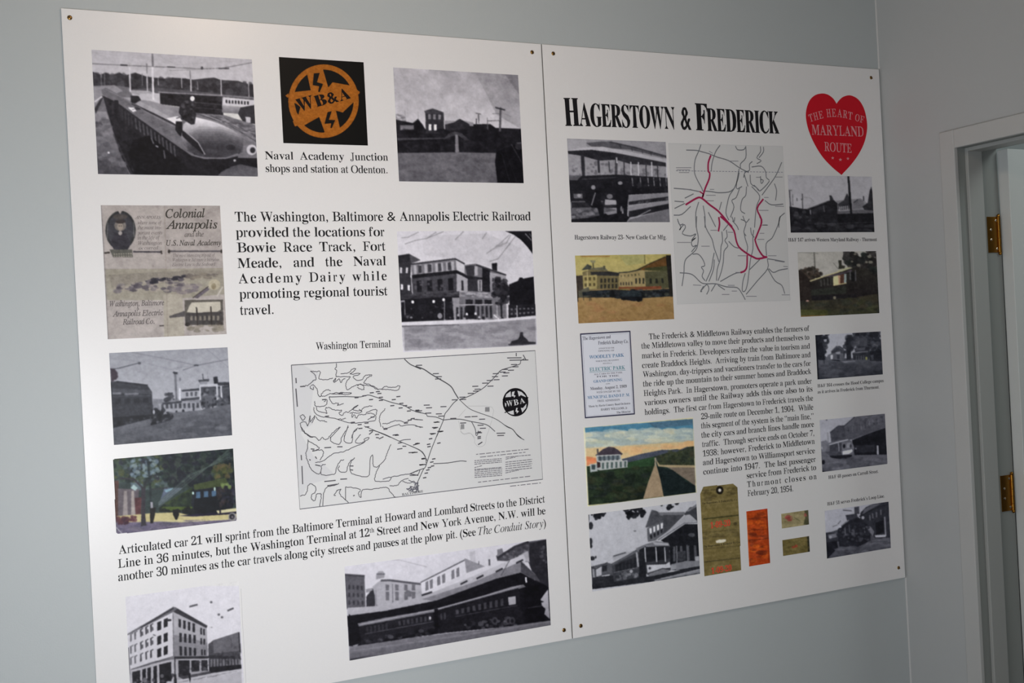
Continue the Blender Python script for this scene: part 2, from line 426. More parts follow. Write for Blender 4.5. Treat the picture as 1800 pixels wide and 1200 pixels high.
def art_brochure():
    a = Art([(177, 360.5), (386, 361.5), (399, 587.5), (189.5, 595.5)], (170, 350, 4.8), 216, tint=(0, -7, -13), seed=7)
    a.poly([0, 0, 1200, 0, 1200, 1200, 0, 1200], 176)
    a.poly([560, 50, 1050, 55, 1060, 580, 560, 580], 172)
    a.noise(4, 14)
    # oval portrait
    a.ell(203, 265, 127, 165, (62, 64, 66), n=36); a.ell(203, 265, 108, 146, (74, 74, 82), n=36)
    a.poly([180, 100, 215, 100, 200, 130], 170)
    a.ell(200, 150, 62, 22, (88, 82, 80)); a.ell(200, 225, 50, 45, (128, 122, 118)); a.ell(200, 235, 24, 34, (158, 148, 138))
    a.ell(200, 190, 44, 18, (70, 62, 62)); a.ell(192, 228, 4, 4, 60); a.ell(210, 228, 4, 4, 60)
    a.poly([150, 290, 250, 290, 290, 380, 260, 430, 150, 430, 115, 370], (66, 64, 74)); a.ell(200, 288, 16, 18, (165, 160, 158))
    a.line([95, 200, 90, 330], 8, (110, 110, 112)); a.line([312, 200, 316, 320], 8, (110, 110, 112))
    a.poly([110, 425, 300, 425, 305, 490, 140, 490], (104, 104, 98)); a.wins([140, 455, 300, 450, 302, 490, 142, 492], 8, 2, .55, .55, (168, 162, 150))
    # ruled bars
    a.line([70, 455, 110, 450], 14, 70); a.line([310, 444, 545, 446], 13, (82, 78, 86)); a.line([545, 435, 548, 462], 12, 70)
    a.line([605, 440, 1050, 440], 13, (96, 92, 98)); a.ell(610, 442, 10, 16, 70); a.ell(1050, 440, 9, 16, 70)
    # town view
    a.poly([70, 590, 560, 590, 1060, 580, 1075, 800, 560, 850, 90, 850], (160, 155, 142))
    a.poly([100, 640, 420, 620, 760, 600, 1060, 600, 1060, 640, 740, 660, 400, 700, 130, 740], (148, 142, 132))
    a.dabs([140, 740, 400, 690, 740, 640, 760, 700, 640, 780, 380, 760, 180, 785], 90, 15, [(110, 104, 112), (128, 122, 126), (90, 84, 96), (168, 160, 150)], .75, 2)
    a.dabs([400, 690, 740, 640, 740, 660, 420, 715], 25, 11, [(60, 58, 70)], .8, 2)
    a.dabs([760, 630, 1040, 610, 1050, 650, 780, 690], 25, 13, [(120, 112, 108), (140, 132, 120)], .7, 2)
    a.dabs([640, 760, 850, 700, 860, 760, 700, 800], 30, 14, [(120, 112, 122), (150, 142, 140)], .7, 2)
    a.poly([820, 830, 930, 740, 950, 760, 850, 835], (112, 104, 114)); a.line([810, 830, 940, 735], 6, 70)
    a.ell(990, 720, 50, 46, (180, 172, 152)); a.ell(985, 735, 20, 26, (150, 140, 116)); a.line([1010, 820, 1060, 740], 12, (190, 185, 178))
    # lower right engraving
    a.poly([560, 800, 720, 800, 740, 1150, 570, 1180], (172, 166, 154))
    a.poly([610, 985, 740, 940, 760, 985, 615, 1000], (98, 94, 96))
    a.poly([740, 850, 1062, 845, 1066, 1060, 745, 1060], (104, 100, 94))
    a.poly([800, 870, 1040, 862, 1045, 930, 1000, 955, 850, 960, 760, 950, 780, 900], (190, 185, 172))
    a.poly([750, 960, 1066, 945, 1066, 1055, 750, 1055], (84, 80, 80)); a.wins([780, 985, 1040, 980, 1040, 1020, 780, 1020], 7, 1, .5, 1, (140, 134, 124))
    a.line([840, 910, 850, 1060], 12, 66); a.line([960, 905, 968, 1060], 12, 72); a.ell(765, 1055, 22, 16, 60); a.ell(1035, 1050, 26, 18, 84)
    a.dabs([760, 1060, 1060, 1060, 1040, 1110, 800, 1110], 18, 14, [(150, 144, 130), (136, 130, 118)], .7, 2)
    a.line([572, 60, 585, 600, 600, 1165], 5, (150, 140, 130), .7); a.line([60, 590, 1070, 585], 4, (150, 142, 132), .6)
    a.line([40, 58, 70, 600, 98, 1175], 10, (138, 134, 136), .7)
    a.line([530, 1066, 566, 1064], 10, 84)
    return a.done(0.6, 3, 3)

def art_hotel():
    a = Art([(696, 405.5), (936, 406), (943, 608), (710, 617)], (690, 400, 5.456), 206, seed=9)
    a.poly([0, 0, 1500, 0, 1500, 1300, 0, 1300], 204, 200)
    a.poly([280, 80, 900, 60, 1240, 200, 1100, 420, 800, 340, 300, 260], 190, a=.7)
    for l in ([90, 100, 150, 95, 250, 45], [120, 160, 220, 125, 330, 105, 490, 40], [330, 105, 420, 45], [600, 120, 680, 40], [900, 250, 1000, 180, 1120, 70], [990, 185, 1090, 150, 1130, 75], [930, 325, 1010, 300, 1080, 210, 1175, 85], [1080, 210, 1130, 150], [860, 110, 900, 50]):
        a.line(l, 7, 132, .75)
    a.poly([990, 170, 1060, 130, 1060, 180, 960, 215], 160, a=.6)
    a.poly([1080, 36, 1335, 36, 1342, 255, 1290, 185, 1230, 120, 1160, 70], 34); a.line([1270, 60, 1330, 125], 8, 150); a.line([1310, 60, 1330, 90], 6, 130)
    # far right block and tree
    a.poly([1115, 545, 1200, 510, 1215, 480, 1240, 478, 1250, 490, 1350, 470, 1365, 750, 1120, 760], 32)
    a.poly([1110, 740, 1370, 735, 1370, 840, 1110, 870], 44); a.wins([1120, 760, 1360, 755, 1360, 830, 1120, 850], 6, 2, .5, .4, 110)
    # side wing
    a.poly([690, 360, 800, 345, 1080, 445, 1085, 560, 1090, 880, 640, 890, 640, 600], 120)
    a.poly([860, 385, 935, 410, 940, 620, 860, 610], 38); a.poly([930, 430, 1085, 460, 1085, 650, 935, 640], 170, 120)
    a.line([800, 360, 1085, 455], 14, 60); a.poly([950, 345, 1000, 338, 1002, 415, 955, 405], 36)
    a.wins([945, 470, 1080, 480, 1080, 590, 945, 590], 4, 2, .45, .6, 70)
    a.poly([690, 370, 790, 360, 800, 460, 700, 470], 66); a.poly([785, 370, 815, 370, 815, 460, 785, 460], 170)
    a.poly([700, 480, 815, 490, 860, 500, 860, 615, 710, 605], 60); a.poly([815, 500, 858, 500, 858, 610, 818, 610], 165); a.line([838, 510, 838, 605], 10, 70)
    a.poly([690, 455, 860, 480, 860, 500, 700, 490], 44)
    # left tower
    a.poly([30, 272, 165, 255, 270, 312, 180, 345, 170, 520, 45, 520], 62); a.poly([35, 272, 160, 252, 165, 330, 40, 340], 48); a.poly([165, 258, 268, 314, 180, 345], 92)
    a.poly([45, 480, 180, 480, 190, 660, 55, 670], 62)
    a.wins([55, 380, 170, 380, 165, 440, 55, 440], 2, 1, .35, .9, 200); a.wins([60, 530, 190, 545, 190, 615, 60, 600], 2, 1, .32, .75, 226)
    # main block
    a.poly([180, 352, 605, 302, 690, 350, 715, 460, 640, 450, 615, 420, 190, 470], 126)
    a.wins([190, 360, 600, 318, 605, 415, 195, 455], 8, 1, .5, .9, 172); a.wins([215, 360, 590, 322, 595, 410, 220, 450], 4, 1, .35, .8, 74)
    a.poly([605, 305, 690, 350, 690, 440, 615, 410], 196)
    a.line([180, 352, 600, 300, 690, 348], 14, 66)
    a.poly([185, 455, 615, 408, 715, 460, 715, 482, 615, 440, 190, 492], 36)
    a.poly([185, 490, 615, 440, 615, 640, 200, 660], 84, 74); a.poly([615, 445, 720, 490, 720, 620, 640, 640, 615, 640], 168)
    a.wins([205, 510, 605, 480, 610, 600, 210, 620], 4, 1, .46, .95, 36); a.line([668, 510, 672, 600], 20, 50)
    a.dabs([210, 500, 605, 470, 605, 600, 210, 620], 16, 12, [110, 54], .6)
    a.poly([60, 650, 640, 610, 645, 660, 60, 690], 66); a.dabs([190, 635, 640, 605, 640, 655, 190, 680], 24, 10, [110, 40, 92], .6, 2)
    a.poly([640, 615, 955, 620, 960, 680, 640, 670], 150); a.dabs([650, 620, 955, 625, 955, 670, 650, 665], 24, 10, [110, 180, 90], .6, 2)
    # shops
    a.poly([60, 690, 640, 655, 640, 885, 80, 905], 36)
    a.poly([570, 670, 660, 670, 665, 880, 590, 885], 150); a.poly([640, 660, 960, 675, 970, 880, 640, 890], 120)
    a.wins([690, 685, 960, 690, 960, 735, 690, 735], 3, 1, .75, .9, 44); a.wins([600, 760, 960, 745, 965, 870, 600, 885], 9, 1, .5, .95, 52)
    a.poly([700, 745, 790, 745, 790, 870, 700, 875], 34); a.line([645, 740, 960, 735], 8, 186)
    a.dabs([90, 720, 570, 690, 580, 880, 100, 890], 40, 13, [20, 60, 90, 30, 120], .7)
    a.poly([60, 700, 120, 695, 125, 830, 90, 900, 60, 860], 150); a.poly([85, 715, 115, 712, 118, 905, 90, 905], 30)
    for x, y in ((490, 690), (395, 708), (195, 712)): a.ell(x, y, 13, 15, 235)
    a.line([498, 705, 498, 935], 8, 150); a.line([372, 720, 372, 935], 7, 40); a.ell(455, 845, 22, 28, 150); a.ell(180, 860, 14, 10, 140)
    for x, y, c in ((712, 830, 230), (795, 825, 215), (690, 850, 60), (830, 860, 180), (870, 840, 120), (905, 850, 60), (630, 840, 170)):
        a.ell(x, y, 11, 16, c); a.poly([x - 12, y + 10, x + 12, y + 10, x + 12, y + 55, x - 12, y + 55], 44 if c > 100 else 150)
    # tree and wagon
    a.dabs([980, 500, 1050, 470, 1120, 560, 1110, 720, 1000, 740, 960, 620], 70, 24, [30, 40, 52, 66, 28], .75)
    a.line([1040, 720, 1045, 880], 16, 40)
    a.poly([960, 830, 1000, 830, 1060, 870, 1050, 900, 970, 905], 150); a.line([970, 835, 1040, 895], 12, 215); a.ell(1050, 880, 16, 26, 54)
    for x in (1000, 1090, 1190): a.line([x, 745, x + 3, 870], 10, 170)
    # street
    a.poly([70, 905, 640, 880, 960, 880, 1370, 840, 1370, 875, 1000, 900, 640, 925, 75, 945], 205)
    a.poly([75, 938, 640, 922, 1000, 900, 1370, 870, 1375, 1110, 1100, 1150, 120, 1185, 90, 1060], 148, 160)
    a.line([75, 943, 640, 930], 8, 90)
    a.dabs([110, 960, 1360, 890, 1360, 1000, 1100, 1120, 120, 1170], 70, 22, [128, 140, 168, 150, 120], .45, 3.5)
    a.poly([1115, 1130, 1140, 1085, 1200, 1070, 1215, 1040, 1222, 1000, 1248, 1000, 1252, 1040, 1290, 1070, 1300, 1090, 1370, 1095, 1370, 1115], 56); a.line([1110, 1118, 1370, 1106], 10, 70)
    a.poly([60, 930, 110, 960, 120, 1200, 50, 1200], 206, a=.6); a.line([120, 1192, 1380, 1140], 30, 206, .75); a.line([1372, 880, 1380, 1100], 16, 200, .6)
    return a.done(0.7, 4, 3)

def art_boat():
    a = Art([(192, 620), (400, 610.5), (408, 765), (200, 781.5)], (185, 600, 6.317), 222, tint=(-3, 0, 7), seed=11)
    a.poly([0, 0, 1500, 0, 1500, 800, 0, 800], 160, 188)
    for l, w, c in (([50, 310, 150, 300, 370, 242], 9, 90), ([50, 190, 380, 225, 760, 320], 4, 150), ([300, 125, 650, 190, 1000, 265], 5, 128), ([860, 320, 1010, 268, 1370, 200], 7, 116), ([1130, 90, 1270, 210, 1380, 300], 4, 140), ([760, 300, 1000, 265], 4, 140), ([380, 240, 420, 460], 3, 160)):
        a.line(l, w, c)
    a.ell(380, 243, 18, 13, 90); a.ell(1010, 267, 26, 10, 86); a.ell(830, 420, 10, 18, 130)
    a.poly([530, 635, 700, 640, 1060, 640, 1060, 830, 530, 800], 142)
    a.dabs([670, 590, 760, 570, 770, 650, 670, 655], 20, 20, [64, 84, 74], .8)
    # pole
    a.poly([765, 360, 790, 360, 803, 655, 778, 655], 128); a.poly([745, 345, 780, 325, 805, 340, 800, 365, 770, 365], 70); a.poly([760, 325, 820, 318, 800, 340, 775, 340], 190); a.poly([818, 520, 836, 520, 838, 655, 820, 655], 216)
    # ferry
    a.poly([1035, 480, 1390, 470, 1395, 720, 1060, 720], 108)
    a.poly([840, 540, 1030, 520, 1370, 490, 1370, 512, 1050, 545, 860, 560], 66)
    a.poly([1040, 480, 1240, 470, 1370, 470, 1370, 492, 1040, 505], 196); a.poly([1240, 455, 1370, 450, 1375, 490, 1250, 490], 70)
    a.poly([1198, 395, 1245, 390, 1250, 468, 1205, 470], 52)
    a.poly([1030, 430, 1150, 415, 1150, 440, 1100, 465, 1050, 465], 78); a.line([1080, 360, 1085, 420], 12, 96); a.line([1130, 340, 1140, 430], 5, 150); a.poly([1045, 445, 1130, 440, 1130, 475, 1050, 475], 150)
    a.poly([860, 555, 1035, 545, 1040, 630, 860, 640], 175); a.wins([880, 560, 1030, 552, 1030, 610, 885, 615], 3, 1, .5, .8, 100)
    a.poly([840, 635, 1050, 615, 1060, 640, 845, 660], 80)
    a.poly([1055, 525, 1220, 510, 1225, 600, 1060, 605], 92); a.dabs([1065, 530, 1215, 520, 1215, 590, 1070, 595], 14, 14, [60, 130, 150], .7)
    for x in (1040, 1228, 1275): a.poly([x, 490, x + 18, 490, x + 24, 650, x + 6, 650], 200)
    a.poly([1290, 510, 1375, 505, 1380, 640, 1300, 640], 100, 70)
    a.line([1220, 590, 1310, 690], 16, 160); a.line([1260, 600, 1340, 690], 8, 66)
    a.poly([590, 690, 850, 660, 1060, 680, 1060, 800, 850, 830, 620, 800], 165)
    a.wins([610, 695, 1050, 680, 1050, 735, 615, 745], 9, 1, .55, 1, 84)
    a.poly([630, 680, 850, 660, 850, 680, 640, 700], 76)
    a.line([700, 790, 850, 815, 1050, 790], 26, 120)
    a.ell(790, 780, 12, 16, 60); a.ell(865, 780, 14, 30, 50); a.ell(980, 750, 10, 30, 70)
    a.dabs([1060, 640, 1230, 620, 1230, 750, 1150, 800, 1060, 790], 50, 20, [44, 56, 100, 64, 84], .8, .7)
    a.dabs([1230, 650, 1390, 620, 1390, 700, 1240, 720], 20, 18, [50, 66, 90], .8)
    a.poly([60, 300, 110, 310, 140, 350, 145, 395, 120, 430, 70, 450], (78, 66, 80))
    # left car
    a.poly([60, 450, 140, 440, 470, 488, 520, 560, 525, 700, 530, 880, 80, 960], 74, 66)
    a.line([130, 447, 470, 485], 20, 58); a.line([100, 430, 470, 475], 7, 196)
    a.poly([80, 520, 500, 540, 520, 585, 80, 570], 92); a.line([85, 580, 180, 575], 20, 150, .8); a.line([220, 585, 370, 580], 20, 150, .7)
    a.wins([95, 630, 500, 620, 505, 680, 95, 700], 4, 1, .6, .8, 54); a.line([90, 610, 510, 600], 8, 96)
    a.poly([80, 720, 530, 700, 530, 800, 85, 840], 72); a.poly([85, 840, 530, 810, 530, 900, 90, 1000], 44)
    a.dabs([90, 860, 520, 830, 520, 900, 100, 980], 30, 16, [30, 70, 90, 40], .7)
    a.poly([80, 960, 520, 850, 740, 790, 1060, 760, 1395, 690, 1395, 800, 760, 900, 90, 1060], 116)
    # motor car
    a.dabs([520, 760, 600, 740, 740, 800, 750, 880, 620, 930, 520, 960], 60, 24, [38, 50, 62, 90, 44], .8)
    a.ell(540, 780, 12, 26, 190); a.ell(540, 925, 36, 38, 42); a.ell(700, 890, 34, 34, 56)
    # ground
    a.poly([80, 1000, 520, 925, 760, 870, 1060, 810, 1395, 720, 1420, 1060, 90, 1160], 110, 92)
    a.dabs([100, 1010, 760, 880, 1395, 740, 1400, 1040, 110, 1130], 70, 26, [96, 106, 120, 88, 116], .5, 3.5)
    return a.done(0.8, 3, 3)

def art_street():
    a = Art([(198, 806), (410, 788.5), (416, 916), (204, 938)], (190, 780, 7.272), 222, tint=(0, 0, 0), seed=13)
    G = [(46, 66, 62), (58, 78, 66), (36, 52, 54), (74, 94, 72), (90, 108, 110), (60, 66, 84), (92, 100, 60)]
    a.poly([0, 0, 1750, 0, 1750, 1200, 0, 1200], (62, 78, 78))
    a.poly([250, 180, 700, 140, 720, 560, 300, 600], (104, 124, 132))
    a.dabs([60, 190, 800, 110, 760, 560, 480, 560, 420, 480, 80, 480], 330, 34, G, .7)
    a.dabs([700, 110, 1610, 60, 1630, 560, 1300, 480, 1000, 560, 740, 500], 380, 38, [(34, 48, 52), (44, 60, 58), (56, 74, 66), (30, 38, 50), (70, 82, 76), (42, 46, 62)], .75)
    a.dabs([300, 200, 640, 180, 640, 420, 300, 440], 60, 22, [(128, 150, 166), (110, 132, 148), (140, 158, 160)], .7)
    a.dabs([1330, 250, 1560, 250, 1560, 420, 1360, 480], 40, 30, [(96, 100, 56), (112, 98, 66), (66, 80, 52)], .7)
    a.poly([720, 560, 960, 560, 720, 740, 640, 800], (104, 116, 140)); a.poly([720, 590, 830, 560, 820, 590, 740, 620], (140, 175, 190))
    # building with columns
    a.poly([80, 470, 140, 470, 135, 930, 90, 930], (98, 66, 60)); a.poly([130, 570, 400, 580, 370, 930, 130, 950], (112, 104, 112))
    a.poly([205, 600, 245, 600, 255, 940, 190, 950], (160, 152, 152)); a.poly([300, 600, 335, 600, 350, 930, 295, 930], (172, 164, 160)); a.poly([340, 690, 430, 680, 420, 900, 355, 900], (106, 62, 66))
    a.poly([290, 560, 330, 520, 380, 560, 350, 600], (170, 195, 196))
    a.poly([640, 820, 1080, 560, 1090, 800, 1000, 840], (46, 62, 50)); a.poly([720, 760, 1060, 560, 1080, 580, 760, 790], (66, 84, 50)); a.dabs([660, 810, 1080, 570, 1090, 790, 1000, 830], 60, 24, [(36, 50, 42), (56, 74, 50), (44, 60, 56)], .6)
    # wires
    for k in range(6): a.line([640, 810 - k * 14, 1050, 480 - k * 20, 1560, 60 + k * 26], 9, [(110, 124, 118), (84, 100, 96)][k % 2], .75)
    # streetcar
    a.poly([1080, 570, 1560, 490, 1600, 700, 1560, 880, 1090, 920, 1060, 760], (40, 46, 58)); a.poly([1090, 520, 1500, 430, 1540, 530, 1100, 590], (78, 92, 56))
    a.wins([1100, 610, 1400, 590, 1400, 680, 1100, 700], 3, 1, .55, .9, (86, 118, 150)); a.ell(1085, 628, 14, 20, (196, 225, 222)); a.ell(1360, 575, 12, 26, (190, 214, 205))
    a.poly([1100, 700, 1560, 640, 1600, 780, 1560, 880, 1090, 910], (24, 30, 40)); a.dabs([1400, 540, 1620, 500, 1630, 800, 1420, 800], 50, 26, [(44, 46, 66), (60, 62, 84), (34, 36, 46), (70, 60, 60)], .7)
    a.dabs([1440, 500, 1560, 500, 1560, 560, 1450, 560], 12, 18, [(128, 150, 90)], .7)
    a.poly([700, 800, 1080, 800, 1080, 840, 640, 860], (88, 108, 48)); a.dabs([640, 840, 1080, 820, 1100, 900, 900, 900], 36, 22, [(22, 28, 30), (34, 40, 40)], .8)
    # ground
    a.poly([100, 920, 600, 880, 880, 870, 1100, 920, 1640, 830, 1650, 900, 1650, 1000, 110, 1150], (198, 188, 138))
    a.poly([100, 1000, 640, 990, 860, 975, 1540, 960, 1640, 930, 1650, 1040, 110, 1160], (120, 112, 138)); a.poly([640, 985, 900, 960, 1000, 985, 1540, 950, 1540, 965, 900, 1000], (205, 198, 150))
    a.poly([900, 915, 1090, 925, 1640, 890, 1640, 860, 1360, 870], (40, 36, 62)); a.poly([1380, 850, 1640, 815, 1640, 860, 1400, 885], (205, 200, 160))
    a.dabs([130, 1020, 1500, 980, 1500, 1040, 130, 1130], 40, 22, [(104, 100, 128), (132, 124, 142), (96, 92, 110)], .6, 3)
    a.dabs([100, 930, 280, 930, 280, 1010, 100, 1020], 26, 26, [(94, 54, 68), (106, 58, 64), (84, 50, 70)], .8); a.dabs([290, 920, 360, 920, 360, 970, 290, 975], 10, 18, [(106, 58, 70)], .8)
    # trunks, people
    a.poly([425, 560, 480, 540, 475, 900, 490, 1040, 420, 1050, 430, 860], (66, 62, 72)); a.line([440, 560, 330, 450, 150, 440], 22, (72, 70, 82)); a.line([460, 560, 500, 480, 560, 400], 20, (60, 66, 72)); a.line([510, 200, 540, 560, 545, 760], 30, (40, 52, 58), .7)
    a.line([550, 580, 760, 560], 14, (60, 62, 66)); a.poly([540, 740, 570, 740, 575, 820, 545, 820], (170, 168, 180))
    a.poly([535, 820, 610, 810, 600, 900, 575, 1010, 540, 1010], (38, 36, 36)); a.poly([825, 840, 900, 830, 905, 910, 880, 965, 862, 965, 830, 900], (30, 32, 32)); a.poly([1415, 820, 1440, 820, 1440, 885, 1420, 885], (44, 40, 52))
    a.ell(1585, 930, 52, 56, (150, 148, 150)); a.ell(1580, 925, 34, 36, (52, 52, 62)); a.ell(1585, 930, 14, 14, (120, 112, 120))
    a.line([110, 1065, 180, 1140], 10, (205, 210, 212), .8)
    a.cut([60, 205, 100, 178, 1590, 50, 1612, 75, 1650, 900, 1640, 985, 1560, 1000, 130, 1152, 104, 1130])
    return a.done(0.7, 3, 3)
def art_block():
    a = Art([(224, 1034), (424, 1034), (425.5, 1215), (226, 1238)], (200, 1030, 7.058), 216, seed=15)
    a.poly([0, 0, 1800, 0, 1800, 1600, 0, 1600], 214, 210)
    for l in ([940, 255, 1035, 230], [1410, 305, 1480, 275]): a.line(l, 22, 96)
    for x, y in ((1207, 200), (1300, 352), (1340, 385)): a.ell(x, y, 16, 14, 110)
    a.ell(1212, 510, 10, 9, 160)
    # right hand low block
    a.poly([1170, 720, 1230, 670, 1540, 570, 1560, 760, 1575, 1020, 1180, 1090], 96, 70)
    a.poly([1230, 670, 1540, 570, 1560, 800, 1240, 830], 112); a.line([1450, 640, 1460, 760], 8, 86); a.poly([1540, 570, 1556, 570, 1575, 820, 1555, 820], 60)
    a.poly([1170, 850, 1570, 870, 1575, 910, 1170, 890], 60); a.wins([1190, 900, 1570, 900, 1575, 980, 1190, 1000], 10, 1, .5, 1, 128); a.poly([1180, 1000, 1580, 970, 1580, 1030, 1180, 1090], 44)
    a.dabs([1190, 760, 1560, 700, 1560, 1000, 1190, 1000], 30, 18, [60, 120, 80, 100], .5)
    # right face
    a.poly([735, 320, 1150, 510, 1165, 880, 1170, 1070, 740, 1170], 176, 160)
    a.poly([740, 600, 1160, 700, 1165, 880, 745, 880], 140)
    for q, n in (([790, 400, 1020, 470, 1020, 580, 790, 500], 4), ([800, 575, 1030, 610, 1030, 710, 800, 690], 4), ([800, 740, 1035, 770, 1035, 860, 805, 860], 4)):
        a.wins(q, n, 1, .52, 1, 50)
    for q in ([1065, 510, 1135, 535, 1135, 610, 1065, 595], [1065, 640, 1140, 655, 1140, 725, 1065, 720], [1075, 780, 1145, 790, 1145, 855, 1075, 855]): a.wins(q, 2, 1, .6, 1, 58)
    a.poly([760, 260, 1160, 490, 1150, 520, 740, 320], 66)
    a.poly([745, 870, 1170, 865, 1170, 895, 745, 900], 58)
    for q in ([800, 915, 940, 915, 940, 1110, 805, 1120], [960, 920, 1060, 918, 1060, 1050, 965, 1060], [1085, 915, 1160, 912, 1160, 1040, 1090, 1050]): a.poly(q, 46); a.dabs(q, 12, 16, [30, 76, 60], .6)
    a.poly([800, 900, 1170, 895, 1170, 915, 800, 918], 170)
    # left face
    a.poly([178, 600, 740, 300, 745, 880, 750, 1400, 190, 1400], 206, 196)
    a.poly([160, 760, 190, 760, 215, 1300, 190, 1300], 84)
    a.poly([160, 610, 740, 255, 790, 280, 740, 320, 190, 600], 116); a.line([340, 510, 740, 275], 26, 72); a.line([160, 605, 350, 490], 10, 120)
    for r, (yl, yr) in enumerate(((640, 440), (790, 620), (930, 780))):
        for k, x in enumerate((222, 275, 345, 410, 470)):
            y = yl + (yr - yl) * (x - 222) / 420.; c = (120, 110, 84, 78, 74)[k]
            a.poly([x - 18, y - 44, x + 22, y - 66, x + 22, y - 54, x + 2, y - 40, x + 4, y + 40, x - 14, y + 50], c)
            if k > 1 and r < 2: a.poly([x - 12, y - 10, x + 20, y - 20, x + 24, y + 26, x - 8, y + 40], 96)
        for x in (565, 645):
            y = yl + (yr - yl) * (x - 222) / 420.
            a.poly([x - 24, y - 26, x + 24, y - 46, x + 24, y + 60, x - 24, y + 78], 44)
    a.line([490, 600, 520, 612], 8, 60); a.poly([650, 408, 715, 410, 712, 432, 660, 440], 46)
    a.line([220, 1040, 480, 950, 740, 890], 26, 118); a.line([230, 1025, 740, 868], 8, 90); a.line([735, 330, 742, 870], 9, 110)
    # ground floor
    a.poly([200, 1040, 740, 905, 745, 1400, 200, 1400], 178)
    a.poly([232, 1060, 330, 1040, 330, 1400, 240, 1400], 46); a.poly([565, 970, 712, 935, 720, 1400, 575, 1400], 42)
    for x in (378, 440, 515): a.poly([x - 22, 1030 - (x - 378) * .25, x + 22, 1015 - (x - 378) * .25, x + 24, 1400, x - 20, 1400], 42)
    a.poly([740, 930, 800, 920, 800, 1150, 745, 1150], 170); a.line([757, 900, 762, 1180], 14, 60)
    a.dabs([240, 1140, 740, 1100, 740, 1300, 240, 1300], 46, 22, [24, 40, 90, 140, 30], .7); a.ell(600, 1110, 22, 24, 110); a.ell(690, 1190, 40, 16, 190)
    # street
    a.poly([740, 1170, 1180, 1080, 1580, 1020, 1600, 1500, 740, 1500], 186, 170)
    for k in range(9): a.line([800 + 60 * k, 1190 - 10 * k, 1150 + 55 * k, 1120 - 10 * k], 9, [150, 120, 206][k % 3], .8)
    a.poly([800, 1120, 1200, 1050, 1200, 1080, 860, 1150], 84); a.poly([920, 1080, 950, 1075, 955, 1150, 945, 1195, 935, 1150], 36); a.poly([745, 1090, 775, 1090, 785, 1220, 750, 1220], 52); a.ell(1130, 1025, 26, 24, 90)
    return a.done(0.7, 3, 2)

